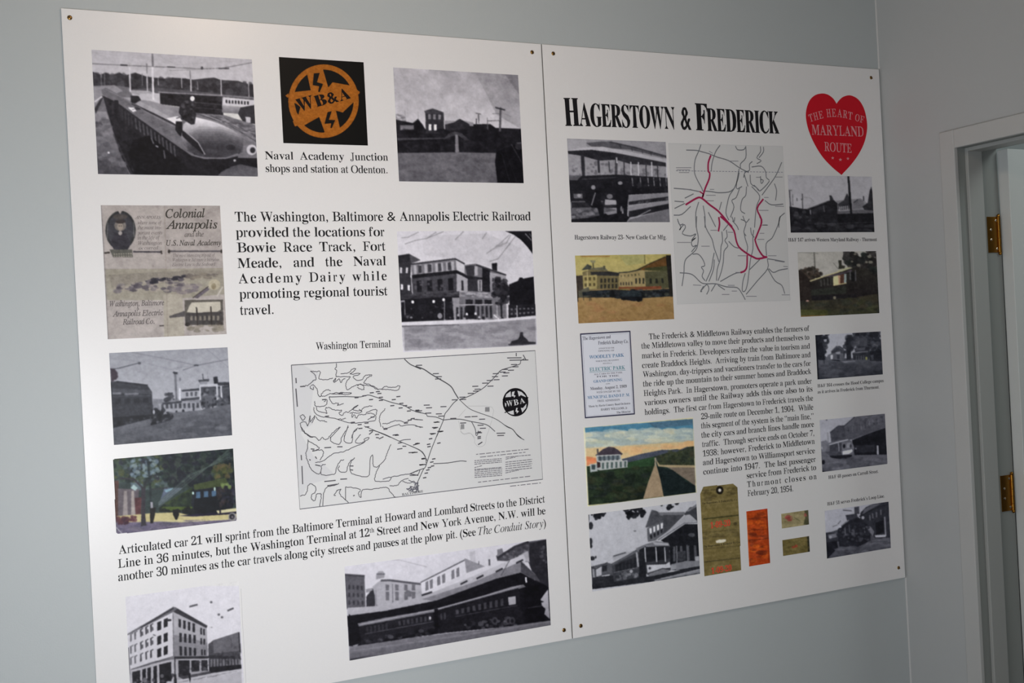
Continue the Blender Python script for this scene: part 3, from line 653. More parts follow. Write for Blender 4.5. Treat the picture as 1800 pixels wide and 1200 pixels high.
def art_train():
    a = Art([(604.5, 995.5), (960, 946.5), (968, 1098), (615, 1161)], (590, 940, 4.615), 210, tint=(0, -1, 5), seed=17)
    a.poly([0, 0, 1900, 0, 1900, 1200, 0, 1200], 206, 194)
    a.line([330, 200, 520, 205, 740, 260], 5, 160, .7); a.poly([60, 240, 520, 200, 800, 180, 800, 120, 60, 240], 210, a=.6)
    a.poly([75, 315, 140, 320, 235, 325, 245, 600, 90, 600], 100); a.line([80, 325, 235, 335], 14, 78)
    a.wins([95, 390, 230, 400, 240, 580, 95, 580], 4, 3, .45, .55, 68)
    a.poly([250, 500, 300, 435, 345, 440, 345, 580, 250, 580], 62); a.poly([245, 440, 300, 430, 300, 450, 250, 470], 150)
    a.poly([330, 320, 350, 295, 385, 295, 400, 315, 395, 350, 330, 360], 156); a.line([335, 318, 400, 318], 10, 110)
    a.poly([300, 420, 360, 370, 700, 400, 700, 520, 340, 580], 172); a.line([370, 370, 440, 368, 700, 400], 16, 96)
    for x in (420, 497, 570, 632): a.poly([x - 14, 400, x + 14, 404, x + 16, 530, x - 12, 530], 118); a.line([x - 12, 455, x + 14, 455], 10, 172)
    a.poly([570, 440, 620, 460, 615, 500, 565, 500], 120); a.line([462, 400, 465, 570], 5, 110); a.line([325, 450, 328, 575], 14, 150)
    a.poly([690, 385, 1045, 200, 1060, 310, 700, 480], 206); a.line([690, 385, 1045, 205], 10, 105)
    for x in (740, 775, 835, 875, 950, 990): y = 405 - (x - 740) * .44; a.poly([x - 12, y - 20, x + 12, y - 34, x + 14, y + 38, x - 10, y + 50], 128)
    a.poly([1045, 190, 1210, 255, 1060, 310], 148); a.poly([1085, 140, 1130, 130, 1135, 220, 1090, 205], 186)
    a.line([1245, 200, 1248, 245], 14, 90); a.line([1160, 215, 1160, 240], 8, 110)
    # upper right building
    a.poly([1300, 170, 1540, 60, 1720, 35, 1740, 460, 1640, 420, 1560, 220, 1310, 210], 86)
    a.poly([1310, 120, 1350, 110, 1360, 150, 1310, 190], 130); a.line([1310, 190, 1450, 100, 1560, 60], 22, 66); a.dabs([1320, 180, 1560, 70, 1560, 180, 1420, 200], 20, 14, [120, 70, 140], .6)
    a.poly([1570, 70, 1720, 35, 1740, 470, 1640, 430, 1570, 230], 54); a.dabs([1640, 100, 1720, 80, 1725, 230, 1650, 230], 14, 14, [30, 84, 100], .6)
    a.poly([1480, 170, 1560, 130, 1570, 220, 1500, 210], 170)
    # shed roof
    a.poly([95, 590, 340, 575, 700, 500, 1100, 340, 1420, 200, 1520, 160, 1545, 200, 1520, 245, 1500, 300, 1300, 360, 820, 540, 400, 620, 100, 660], 196, 168)
    a.poly([700, 520, 1100, 390, 1500, 215, 1620, 320, 1600, 350, 1500, 310, 1300, 370, 820, 540], 136)
    a.poly([1500, 210, 1625, 330, 1660, 380, 1600, 360, 1500, 300], 84)
    for x, y in ((740, 475), (1040, 385), (1170, 340), (1325, 285), (1490, 215)): a.line([x - 40 + (x > 800) * 14, y + 14, x + 40 - (x > 800) * 14, y - 12], 15, 60)
    a.line([1440, 150, 1340, 330], 6, 96)
    # shade and cars
    a.poly([95, 655, 400, 615, 820, 530, 1300, 355, 1500, 305, 1600, 360, 1740, 430, 1745, 720, 1300, 750, 900, 790, 640, 825, 200, 900, 110, 900], 28)
    a.poly([180, 715, 400, 670, 800, 600, 1200, 490, 1420, 420, 1520, 400, 1540, 420, 1200, 520, 800, 625, 400, 700, 190, 740], 128)
    a.line([200, 725, 800, 605, 1200, 495, 1500, 410], 8, 160)
    a.poly([190, 740, 790, 625, 800, 780, 210, 890], 42); a.poly([820, 610, 1480, 430, 1520, 700, 1000, 770, 830, 790], 36)
    a.poly([800, 600, 830, 595, 830, 780, 805, 790], 24)
    a.wins([240, 745, 430, 712, 430, 760, 245, 790], 6, 1, .55, 1, 64); a.wins([500, 700, 780, 650, 780, 690, 505, 735], 8, 1, .5, 1, 76); a.wins([840, 640, 900, 622, 900, 680, 845, 690], 2, 1, .5, 1, 70)
    a.wins([960, 610, 1370, 510, 1370, 570, 965, 645], 9, 1, .5, 1, 78)
    a.line([240, 800, 790, 700], 6, 92); a.line([970, 660, 1470, 570], 6, 78)
    a.poly([1398, 505, 1458, 495, 1460, 560, 1402, 568], 170); a.ell(1605, 485, 10, 18, 206); a.ell(1625, 535, 22, 18, 80)
    a.line([1540, 345, 1545, 385], 14, 220); a.ell(766, 672, 9, 13, 190)
    a.poly([1530, 430, 1640, 400, 1680, 560, 1700, 690, 1530, 720], 22); a.line([1560, 590, 1690, 570], 8, 62)
    a.poly([1660, 520, 1720, 440, 1735, 680, 1690, 640, 1700, 600, 1670, 570], 190, 150); a.poly([1660, 530, 1690, 540, 1650, 550], 24); a.poly([1640, 585, 1700, 590, 1660, 605], 24)
    # trucks
    a.dabs([200, 850, 800, 750, 800, 800, 220, 890], 40, 14, [24, 60, 92, 40], .7, 1.5); a.dabs([1050, 720, 1460, 660, 1460, 730, 1060, 765], 46, 15, [24, 66, 100, 44], .7, 1.3)
    for x in (1290, 1400, 1430): a.ell(x, 695, 26, 32, 78, .8); a.ell(x, 695, 12, 16, 34)
    a.ell(160, 880, 26, 22, 150); a.poly([110, 640, 180, 700, 190, 880, 115, 900], 26)
    # ground
    a.poly([112, 905, 640, 828, 900, 795, 1300, 752, 1745, 690, 1748, 735, 115, 1025], 128, 112)
    a.poly([115, 960, 700, 870, 1745, 715, 1748, 735, 120, 1025], 112); a.poly([118, 1000, 300, 970, 118, 1025], 70); a.line([120, 940, 900, 830, 1740, 700], 5, 160, .5)
    return a.done(0.7, 3, 2.5)

def art_opencar():
    a = Art([(997, 244.5), (1170, 248.5), (1177, 389), (1004, 392)], (990, 235, 6.0), 178, tint=(0, 0, 4), seed=19)
    a.poly([0, 0, 1300, 0, 1300, 1300, 0, 1300], 132, 150)
    a.poly([45, 60, 250, 70, 240, 180, 50, 190], 145); a.poly([500, 80, 1080, 80, 1080, 240, 800, 170], 136)
    a.poly([240, 100, 400, 85, 510, 85, 760, 140, 1090, 235, 1090, 260, 700, 170, 300, 140], 84); a.line([490, 90, 760, 150, 1090, 242], 10, 60)
    for x in (600, 720, 830, 920): a.line([x, 110 + (x - 600) * .25, x + 6, 160 + (x - 600) * .22], 7, 60)
    a.poly([45, 180, 250, 140, 420, 140, 700, 190, 1090, 275, 1095, 320, 560, 210, 300, 180], 160)
    a.poly([45, 185, 300, 172, 560, 205, 570, 270, 380, 290, 180, 230, 60, 215], 46)
    a.poly([560, 205, 1095, 310, 1095, 345, 700, 320, 570, 270], 56)
    a.poly([60, 220, 1095, 330, 1095, 480, 60, 460], 136, a=.85)
    a.poly([45, 185, 300, 172, 560, 205, 570, 275, 380, 285, 200, 235, 60, 215], 44)
    a.poly([560, 205, 1095, 310, 1095, 348, 700, 318, 570, 280], 54)
    a.dabs([70, 330, 520, 300, 520, 440, 70, 450], 40, 16, [110, 90, 150, 120], .6); a.dabs([580, 360, 1090, 370, 1090, 450, 580, 450], 40, 16, [96, 120, 150, 80], .6)
    a.poly([185, 225, 225, 230, 232, 450, 200, 450], 52); a.line([372, 285, 378, 410], 20, 50); a.line([480, 290, 490, 400], 14, 76); a.line([560, 250, 556, 440], 26, 70)
    a.line([563, 255, 565, 310], 14, 176)
    for x in (640, 712, 790, 870, 930, 990, 1085): a.line([x, 300, x + 4, 470], 12, 60 if x in (640, 870, 990) else 176)
    a.poly([60, 450, 560, 430, 1100, 465, 1105, 620, 560, 650, 70, 620], 40, 30)
    a.poly([60, 440, 200, 440, 150, 490, 65, 490], 90); a.line([200, 480, 560, 460], 10, 66)
    for x in (725, 810, 890, 950, 1015, 1080): a.line([x, 465, x + 8, 550], 10, 128)
    a.dabs([580, 480, 1095, 480, 1100, 600, 600, 620], 30, 16, [28, 58, 44], .6)
    a.poly([70, 600, 560, 620, 680, 640, 680, 720, 80, 720], 36); a.poly([110, 630, 205, 630, 205, 680, 115, 680], 96); a.ell(170, 650, 22, 18, 140); a.ell(490, 660, 32, 26, 110)
    a.poly([680, 655, 1100, 620, 1105, 660, 690, 715], 126); a.poly([690, 715, 1105, 660, 1105, 700, 690, 750], 44); a.poly([680, 770, 1110, 700, 1112, 735, 690, 815], 132); a.poly([690, 815, 1112, 735, 1112, 790, 760, 870, 690, 880], 40)
    a.dabs([700, 720, 1100, 670, 1100, 700, 700, 745], 24, 10, [30, 90, 60], .7)
    a.poly([85, 710, 560, 700, 570, 780, 90, 790], 48); a.line([90, 715, 420, 712], 10, 96); a.poly([440, 690, 560, 700, 560, 745, 440, 750], 150); a.poly([80, 780, 400, 770, 560, 800, 300, 900, 95, 930], 92); a.dabs([95, 790, 400, 780, 380, 880, 100, 920], 40, 16, [70, 110, 60, 126], .6, 1.6)
    a.poly([85, 900, 300, 880, 480, 830, 640, 840, 700, 880, 660, 940, 85, 945], 30); a.poly([440, 830, 570, 800, 570, 835, 470, 855], 128)
    a.poly([700, 900, 1000, 820, 1115, 790, 1125, 938, 660, 940], 112, 104); a.line([760, 880, 920, 800], 8, 150)
    # crew
    a.ell(318, 535, 26, 16, 34); a.ell(318, 565, 22, 24, 128); a.poly([250, 600, 390, 600, 400, 730, 430, 760, 425, 880, 390, 880, 360, 780, 300, 780, 220, 700], 30); a.line([340, 620, 300, 750], 10, 130)
    a.poly([535, 520, 580, 500, 640, 520, 690, 640, 680, 720, 670, 930, 640, 930, 630, 770, 600, 920, 570, 920, 560, 720, 540, 620], 30); a.ell(600, 520, 24, 18, 130); a.ell(552, 525, 26, 14, 26); a.ell(612, 790, 10, 30, 120)
    a.line([1085, 85, 1095, 440], 6, 186)
    return a.done(0.6, 3, 2.5)

def art_wm():
    a = Art([(1384.5, 307.5), (1532, 310.5), (1537, 408), (1390, 408.5)], (1375, 300, 8.889), 130, tint=(0, 0, 2), seed=21)
    a.poly([0, 0, 1700, 0, 1700, 1200, 0, 1200], 118, 126)
    a.poly([105, 555, 200, 570, 300, 590, 400, 600, 700, 480, 860, 520, 1100, 560, 1430, 640, 1440, 970, 120, 970], 32, 20)
    a.poly([840, 470, 1180, 440, 1220, 430, 1290, 480, 1420, 600, 1430, 660, 860, 660], 96)
    a.poly([380, 600, 700, 475, 800, 455, 860, 510, 870, 800, 440, 830], 30); a.line([390, 600, 690, 485], 12, 66); a.line([640, 550, 660, 640], 22, 66); a.line([440, 610, 445, 680], 16, 104); a.poly([460, 600, 640, 540, 640, 640, 470, 680], 40)
    a.poly([870, 520, 960, 460, 1010, 350, 1060, 470, 1080, 560, 960, 590, 880, 600], 44); a.poly([890, 560, 1060, 540, 1060, 620, 890, 640], 122); a.wins([900, 540, 1050, 530, 1050, 610, 900, 620], 5, 1, .5, 1, 40)
    a.poly([860, 630, 1420, 600, 1430, 660, 860, 675], 74); a.poly([860, 675, 1430, 660, 1440, 830, 870, 830], 22)
    a.poly([1110, 480, 1200, 440, 1260, 470, 1290, 570, 1100, 600], 84); a.line([1180, 450, 1110, 500], 10, 40); a.line([1265, 400, 1268, 470], 18, 50)
    a.poly([1250, 560, 1330, 500, 1360, 320, 1385, 250, 1410, 340, 1420, 620, 1280, 610], 34)
    a.poly([1015, 80, 1045, 80, 1075, 470, 1110, 900, 1080, 900, 1040, 470], 20)
    a.line([115, 310, 135, 560], 16, 60); a.line([95, 310, 150, 308], 12, 66); a.line([165, 370, 168, 540], 10, 70); a.line([315, 360, 322, 590], 13, 54); a.line([230, 430, 235, 470], 12, 60); a.line([300, 440, 310, 460], 14, 66); a.line([340, 415, 440, 425, 490, 480], 5, 90)
    a.poly([735, 385, 770, 390, 800, 450, 745, 470], 44)
    a.dabs([120, 600, 400, 640, 440, 820, 130, 880], 40, 26, [24, 40, 32, 56], .7); a.dabs([130, 830, 1430, 830, 1435, 950, 140, 950], 60, 30, [40, 28, 54, 34], .6, 2.5); a.line([500, 830, 900, 820, 1430, 800], 6, 58)
    return a.done(0.6, 2, 2)

def art_square():
    a = Art([(1010.5, 449), (1179, 446.5), (1185, 560.5), (1017, 568.5)], (1000, 440, 8.89), 176, tint=(0, 0, 0), seed=23)
    a.poly([0, 0, 1800, 0, 1800, 700, 0, 700], (159, 149, 89), (158, 148, 106))
    a.poly([120, 600, 1640, 590, 1660, 800, 130, 800], (138, 115, 78))
    a.poly([780, 80, 1180, 80, 1180, 200, 900, 240], (140, 142, 98), a=.6); a.line([180, 98, 640, 98], 12, (136, 95, 53))
    a.poly([1100, 300, 1500, 100, 1560, 80, 1600, 300, 1190, 340], (102, 72, 40)); a.poly([1180, 280, 1560, 240, 1560, 330, 1190, 340], (67, 70, 44)); a.line([1060, 310, 1260, 210, 1500, 105], 16, (59, 52, 37))
    a.line([1180, 75, 1185, 215], 16, (104, 99, 60))
    a.poly([780, 360, 920, 340, 1120, 310, 1560, 330, 1600, 560, 780, 580], (143, 129, 91)); a.poly([1180, 330, 1560, 320, 1590, 590, 1200, 590], (82, 82, 60))
    a.line([780, 350, 930, 340, 1120, 300], 16, (49, 51, 49))
    a.wins([790, 390, 1120, 350, 1120, 400, 790, 420], 6, 1, .35, .8, (91, 86, 63)); a.wins([790, 500, 1000, 490, 1000, 545, 790, 545], 5, 1, .4, 1, (65, 60, 57)); a.wins([1020, 440, 1190, 430, 1190, 520, 1020, 520], 3, 1, .45, 1, (49, 49, 42)); a.wins([1230, 440, 1500, 440, 1510, 510, 1230, 520], 3, 1, .35, 1, (41, 43, 38))
    a.poly([200, 310, 290, 215, 360, 250, 350, 300], (66, 69, 63)); a.poly([340, 280, 560, 260, 610, 320, 340, 340], (101, 99, 81)); a.poly([535, 245, 565, 245, 570, 300, 540, 300], (79, 77, 63)); a.line([380, 180, 384, 280], 14, (65, 64, 54)); a.poly([330, 160, 420, 160, 410, 200, 350, 195], (122, 120, 93))
    a.poly([215, 340, 350, 300, 600, 320, 780, 360, 780, 600, 230, 620], (108, 99, 69)); a.poly([340, 340, 620, 330, 790, 352, 780, 400, 350, 390], (53, 53, 54))
    a.poly([220, 400, 440, 380, 440, 600, 230, 610], (146, 135, 90)); a.wins([230, 400, 430, 395, 430, 580, 235, 590], 3, 2, .5, .5, (89, 79, 52)); a.wins([480, 430, 770, 420, 770, 600, 480, 610], 5, 2, .5, .7, (52, 51, 47))
    a.poly([110, 400, 215, 390, 230, 620, 130, 640], (65, 58, 53)); a.line([290, 300, 295, 590], 8, (177, 165, 122))
    a.poly([780, 570, 1040, 570, 1440, 555, 1440, 600, 780, 620], (121, 68, 47)); a.poly([790, 600, 1000, 590, 1100, 575, 800, 640], (118, 108, 63))
    a.poly([130, 640, 700, 610, 1050, 630, 1600, 600, 1630, 720, 1180, 740, 760, 750, 140, 740], (42, 45, 48))
    a.dabs([440, 620, 1600, 620, 1600, 720, 700, 750, 440, 700], 90, 24, [(29, 34, 37), (59, 66, 71), (38, 45, 54), (72, 75, 67), (23, 24, 28)], .75, 1.4)
    a.poly([130, 735, 700, 735, 760, 755, 980, 780, 1150, 790, 1200, 740, 1630, 715, 1660, 1140, 140, 1150], (145, 119, 78), (136, 109, 69))
    a.poly([780, 690, 1130, 680, 1150, 740, 1140, 790, 1000, 790, 820, 770], (28, 30, 37)); a.poly([790, 640, 1000, 630, 1130, 660, 1130, 720, 800, 720], (42, 51, 57)); a.ell(860, 760, 30, 24, (22, 22, 24)); a.ell(1090, 775, 34, 28, (19, 19, 22))
    a.poly([150, 640, 230, 600, 310, 570, 330, 640, 350, 720, 240, 730, 150, 740], (84, 83, 71)); a.poly([210, 650, 350, 640, 350, 700, 220, 710], (38, 43, 48)); a.line([230, 700, 235, 780], 8, (46, 43, 38)); a.line([320, 700, 325, 785], 8, (46, 43, 38)); a.line([340, 690, 350, 780], 8, (56, 47, 42))
    a.poly([1510, 80, 1600, 80, 1620, 400, 1630, 720, 1570, 720, 1540, 400], (41, 39, 36)); a.dabs([200, 820, 1620, 780, 1640, 1080, 220, 1100], 60, 34, [(138, 111, 74), (153, 123, 84), (129, 103, 67), (146, 106, 73)], .4, 2)
    a.poly([130, 640, 150, 640, 150, 800, 130, 790], (46, 39, 34))
    return a.done(0.6, 3, 2.5)

def art_greencar():
    a = Art([(1402, 444.5), (1540, 440), (1545.5, 550.5), (1407.5, 556.5)], (1390, 435, 9.229), 136, tint=(2, 1, -6), seed=25)
    a.poly([0, 0, 1700, 0, 1700, 1300, 0, 1300], 124, 130)
    a.poly([120, 520, 1440, 480, 1480, 1200, 120, 1200], (46, 42, 34))
    a.line([380, 80, 395, 350], 16, 74); a.line([110, 75, 440, 100], 9, 92); a.ell(145, 72, 18, 14, 80); a.line([690, 250, 770, 350], 8, 80)
    a.dabs([120, 400, 240, 320, 420, 330, 510, 440, 330, 560, 340, 740, 130, 760], 90, 34, [(38, 34, 30), (54, 46, 40), (30, 28, 26), (64, 54, 48)], .8)
    a.poly([125, 380, 160, 360, 330, 540, 330, 880, 150, 900], (40, 34, 32))
    a.dabs([850, 160, 900, 70, 1390, 50, 1420, 760, 1060, 520, 1000, 320, 880, 240], 170, 44, [(34, 32, 32), (26, 28, 28), (52, 50, 50), (40, 36, 36), (30, 36, 34)], .8)
    for x, y, r in ((1270, 150, 34), (1290, 240, 36), (1225, 240, 24), (1275, 430, 44), (1095, 290, 34), (990, 230, 22), (1040, 110, 22)): a.ell(x, y, r, r * .7, (104, 102, 92), .85)
    a.ell(1260, 470, 60, 22, (36, 60, 44), .9)
    a.poly([310, 550, 600, 450, 960, 340, 1230, 340, 1380, 480, 1410, 740, 900, 830, 340, 850], (40, 38, 34), (30, 26, 28))
    a.line([315, 545, 520, 475, 760, 400, 960, 330], 20, (140, 134, 104)); a.poly([520, 480, 900, 390, 980, 350, 990, 390, 620, 480], (66, 58, 68)); a.poly([750, 375, 930, 320, 1000, 330, 820, 395], (130, 130, 106))
    a.poly([770, 210, 820, 210, 825, 290, 880, 300, 870, 340, 770, 350, 780, 290], (44, 44, 38))
    a.poly([685, 470, 770, 450, 800, 460, 800, 600, 690, 620], (146, 144, 112)); a.poly([765, 450, 800, 450, 805, 590, 780, 600], (138, 110, 90)); a.poly([800, 440, 870, 430, 860, 580, 805, 590], (70, 46, 38)); a.poly([865, 430, 900, 430, 900, 570, 862, 575], (110, 122, 122)); a.line([690, 615, 900, 575], 14, (150, 140, 104))
    a.wins([460, 520, 680, 470, 680, 610, 470, 640], 4, 1, .45, .9, (54, 54, 52)); a.line([960, 390, 965, 520], 22, (70, 72, 74)); a.line([1045, 370, 1050, 540], 22, (66, 66, 70)); a.poly([975, 400, 1035, 390, 1035, 540, 980, 550], (24, 24, 26))
    a.poly([330, 680, 900, 620, 900, 740, 330, 780], (38, 40, 36)); a.poly([340, 780, 1060, 760, 1060, 840, 340, 860], (26, 24, 28)); a.ell(710, 812, 24, 28, (96, 92, 80)); a.ell(272, 875, 30, 24, (150, 118, 110))
    a.poly([150, 900, 330, 860, 900, 830, 1400, 760, 1440, 1060, 155, 1130], (52, 48, 38), (48, 50, 34)); a.dabs([160, 900, 1400, 800, 1430, 1040, 170, 1100], 80, 34, [(44, 42, 34), (58, 52, 42), (52, 56, 36), (40, 44, 40)], .5, 2); a.poly([155, 1000, 600, 1010, 600, 1090, 160, 1110], (60, 62, 34)); a.line([160, 1115, 560, 1100], 18, (104, 78, 40))
    a.poly([1380, 50, 1400, 50, 1440, 1060, 1420, 1060], (30, 34, 32))
    return a.done(0.6, 2.5, 2)

def art_campus():
    a = Art([(1433, 588.5), (1547.5, 582.5), (1552, 657.5), (1437, 667)], (1420, 575, 10.0), 132, tint=(-2, 0, 5), seed=27)
    a.poly([0, 0, 1500, 0, 1500, 700, 0, 700], 122, 128)
    a.poly([120, 560, 1340, 520, 1340, 960, 120, 960], 64)
    a.dabs([130, 140, 350, 130, 330, 300, 300, 540, 150, 640], 70, 36, [30, 24, 40, 50], .8); a.poly([130, 140, 220, 140, 300, 460, 300, 640, 165, 700], 28); a.poly([280, 220, 340, 210, 330, 260, 290, 260], 116)
    a.poly([410, 420, 500, 330, 560, 330, 620, 370, 660, 430, 640, 560, 420, 560], 52); a.line([515, 260, 518, 340], 10, 110); a.line([420, 420, 510, 335, 640, 410], 10, 70)
    a.dabs([650, 300, 700, 180, 820, 100, 1280, 80, 1300, 420, 1080, 440, 680, 440], 130, 46, [44, 34, 54, 62, 30], .75); a.poly([670, 190, 740, 180, 760, 560, 680, 570], 34); a.poly([840, 200, 1040, 200, 1040, 330, 840, 340], 66, a=.7)
    a.poly([780, 450, 900, 400, 1060, 410, 1100, 470, 1080, 560, 800, 580], 40); a.line([790, 450, 1050, 425], 22, 86); a.poly([850, 380, 1000, 350, 1000, 400, 850, 410], 66); a.wins([830, 500, 1000, 490, 1000, 570, 830, 580], 4, 1, .5, 1, 66); a.ell(1025, 545, 18, 30, (104, 106, 66))
    a.poly([1080, 420, 1300, 400, 1305, 610, 1090, 590], 30); a.poly([1100, 490, 1150, 480, 1150, 570, 1110, 580], 58)
    a.poly([310, 560, 360, 480, 500, 440, 620, 460, 640, 570, 480, 600, 330, 580], 74); a.poly([400, 490, 440, 480, 440, 560, 405, 560], 140); a.poly([490, 440, 570, 425, 570, 470, 500, 470], 110); a.poly([510, 480, 560, 480, 560, 560, 515, 560], 48); a.ell(330, 480, 20, 24, 120); a.poly([420, 570, 570, 575, 560, 605, 440, 605], 28)
    a.poly([160, 570, 430, 580, 570, 600, 830, 570, 1310, 600, 1325, 830, 170, 920], 74, 40)
    a.poly([590, 600, 830, 580, 830, 610, 700, 640], 96); a.line([285, 540, 290, 640], 12, 34); a.poly([170, 650, 700, 640, 1320, 620, 1320, 720, 170, 760], 62); a.dabs([180, 660, 1310, 620, 1315, 820, 190, 890], 60, 36, [44, 56, 66, 50], .5, 3); a.poly([130, 140, 160, 140, 200, 910, 165, 915], 22)
    return a.done(0.6, 2, 2)

def art_carroll():
    a = Art([(1441, 738.5), (1555, 726.5), (1560, 815), (1445, 829.5)], (1430, 715, 8.889), 128, tint=(-1, 0, 5), seed=29)
    a.poly([0, 0, 1400, 0, 1400, 700, 0, 700], 110, 122)
    a.poly([110, 640, 1180, 600, 1180, 1060, 110, 1060], 70)
    a.ell(205, 205, 12, 12, 60); a.line([225, 400, 235, 600], 8, 84)
    a.poly([260, 390, 380, 295, 480, 290, 620, 170, 700, 140, 1120, 95, 1140, 320, 640, 500, 280, 560], 72, 60)
    a.poly([270, 400, 380, 310, 480, 300, 500, 490, 280, 560], 54); a.line([265, 400, 390, 300, 480, 300, 640, 160], 14, 46)
    for k in range(9): x = 540 + 66 * k; a.line([x, 330 - 20 * k, x + 6, 420 - 22 * k], 12, 88 if k % 2 else 52)
    a.dabs([640, 180, 1110, 130, 1110, 260, 660, 420], 30, 20, [50, 88, 66], .5)
    a.poly([600, 520, 780, 450, 1120, 310, 1140, 740, 640, 750], 20); a.line([620, 495, 1120, 320], 12, 74); a.poly([650, 600, 950, 590, 960, 700, 660, 710], 34); a.ell(660, 650, 10, 14, 104); a.poly([985, 600, 1010, 600, 1015, 740, 985, 740], 120)
    a.poly([120, 540, 200, 520, 240, 560, 250, 700, 130, 700], 84); a.ell(130, 640, 16, 20, 110)
    a.poly([240, 560, 400, 520, 540, 500, 600, 540, 640, 640, 610, 740, 450, 780, 260, 770, 170, 750], 76)
    a.poly([250, 590, 440, 550, 440, 690, 260, 700], 50); a.line([390, 560, 400, 690], 14, 100); a.line([250, 590, 400, 545, 540, 510], 14, 126); a.poly([450, 560, 600, 540, 630, 640, 450, 680], 84); a.ell(478, 610, 20, 32, 22); a.poly([515, 560, 575, 555, 575, 630, 520, 640], 104); a.ell(580, 610, 14, 30, 40)
    a.poly([450, 690, 600, 660, 610, 690, 560, 730, 455, 745], 140); a.poly([180, 700, 430, 690, 440, 760, 260, 765], 56)
    a.poly([250, 760, 600, 745, 590, 790, 480, 825, 280, 790], 24)
    a.poly([120, 770, 280, 790, 480, 825, 640, 750, 1150, 740, 1155, 890, 130, 1020], 76, 64); a.dabs([140, 820, 1140, 760, 1150, 880, 150, 990], 50, 30, [66, 84, 58, 78], .5, 3); a.ell(155, 860, 28, 34, 20); a.poly([130, 990, 190, 1000, 200, 1020, 130, 1030], 22)
    return a.done(0.6, 2, 2)

def art_heights():
    a = Art([(1026, 749.5), (1220, 735), (1223, 866), (1032, 889.5)], (1015, 730, 7.273), 172, tint=(0, 0, 0), seed=31)
    a.poly([0, 0, 1700, 0, 1700, 1300, 0, 1300], (185, 183, 157))
    a.poly([1000, 560, 1100, 450, 1500, 400, 1510, 700, 1000, 700], (59, 66, 62))
    a.poly([98, 160, 1470, 45, 1490, 420, 1100, 440, 640, 540, 110, 640], (116, 141, 153), (178, 166, 133))
    a.poly([98, 160, 600, 118, 1000, 84, 1470, 45, 1478, 170, 1100, 180, 700, 195, 98, 225], (71, 120, 146)); a.poly([900, 95, 1470, 48, 1475, 120, 1000, 170], (73, 106, 128))
    a.dabs([100, 230, 700, 190, 1480, 170, 1480, 320, 700, 350, 110, 420], 90, 34, [(167, 174, 162), (143, 157, 155), (177, 175, 153), (130, 147, 151), (155, 162, 145)], .6, 3)
    a.poly([110, 420, 1480, 330, 1490, 420, 1080, 440, 640, 540, 110, 600], (182, 158, 116), a=.8); a.dabs([560, 430, 1480, 340, 1480, 410, 640, 520], 30, 26, [(185, 148, 108), (177, 157, 117), (189, 155, 110)], .6, 3)
    a.poly([105, 520, 240, 540, 250, 600, 110, 650], (189, 122, 85)); a.ell(180, 575, 50, 20, (203, 115, 78), .7)
    a.poly([560, 560, 820, 490, 1080, 440, 1300, 440, 1400, 400, 1490, 400, 1495, 560, 1000, 600, 640, 620], (69, 76, 91))
    a.poly([1000, 520, 1160, 470, 1300, 460, 1420, 400, 1490, 395, 1500, 660, 1040, 640], (55, 63, 50)); a.dabs([1040, 480, 1480, 420, 1490, 640, 1040, 620], 60, 24, [(47, 56, 38), (66, 73, 50), (38, 48, 40), (62, 62, 48)], .7)
    a.poly([110, 650, 640, 600, 1000, 520, 1010, 660, 1120, 1030, 145, 1150], (42, 61, 42), (32, 41, 32))
    a.poly([640, 600, 820, 560, 990, 530, 960, 640, 640, 680], (46, 74, 48)); a.dabs([130, 720, 960, 640, 860, 1050, 150, 1120], 130, 34, [(34, 48, 34), (45, 61, 40), (28, 37, 32), (52, 56, 39), (38, 47, 47)], .6, 1.6)
    a.poly([995, 540, 1040, 640, 1480, 650, 1510, 980, 1100, 1030, 1000, 640], (35, 52, 47)); a.poly([1000, 560, 1050, 630, 1490, 635, 1500, 665, 1140, 660, 1030, 650], (148, 134, 105)); a.poly([1140, 660, 1500, 665, 1510, 900, 1330, 780, 1220, 700], (112, 102, 90)); a.poly([1020, 660, 1220, 700, 1400, 850, 1510, 900, 1510, 985, 1100, 1030], (27, 39, 41))
    a.poly([990, 620, 1010, 640, 1060, 820, 1100, 1030, 840, 1060, 900, 860], (142, 125, 102)); a.poly([985, 540, 1000, 540, 1010, 650, 985, 640], (141, 132, 115))
    # hotel on the hill
    a.poly([230, 510, 330, 430, 400, 400, 470, 410, 520, 440, 580, 490, 560, 510, 250, 520], (66, 59, 69)); a.line([258, 430, 262, 500], 18, (79, 74, 79))
    a.poly([245, 510, 555, 495, 560, 580, 640, 570, 640, 660, 290, 700, 250, 690], (150, 154, 154)); a.poly([260, 530, 540, 510, 545, 560, 265, 575], (99, 110, 116)); a.wins([260, 520, 540, 505, 540, 570, 265, 585], 5, 1, .5, .9, (69, 79, 86)); a.wins([300, 600, 640, 580, 640, 660, 300, 690], 6, 1, .45, .9, (75, 92, 90))
    a.poly([160, 620, 250, 620, 260, 710, 165, 725], (143, 151, 151)); a.poly([180, 630, 230, 630, 230, 690, 185, 690], (58, 73, 75)); a.poly([250, 590, 295, 600, 295, 660, 255, 670], (56, 42, 45)); a.line([100, 650, 160, 690], 12, (48, 65, 48))
    a.poly([60, 140, 98, 155, 145, 1150, 140, 1190, 60, 1190], (188, 185, 161)); a.poly([1470, 20, 1520, 20, 1560, 1000, 1510, 1000], (179, 177, 153)); a.poly([140, 1140, 760, 1080, 1100, 1035, 1540, 975, 1540, 1020, 140, 1180], (178, 177, 139)); a.poly([60, 120, 1500, 10, 1500, 45, 1000, 82, 90, 160], (184, 177, 145))
    a.line([160, 1140, 620, 1100], 8, (103, 103, 86), .6)
    return a.done(0.55, 3, 2)

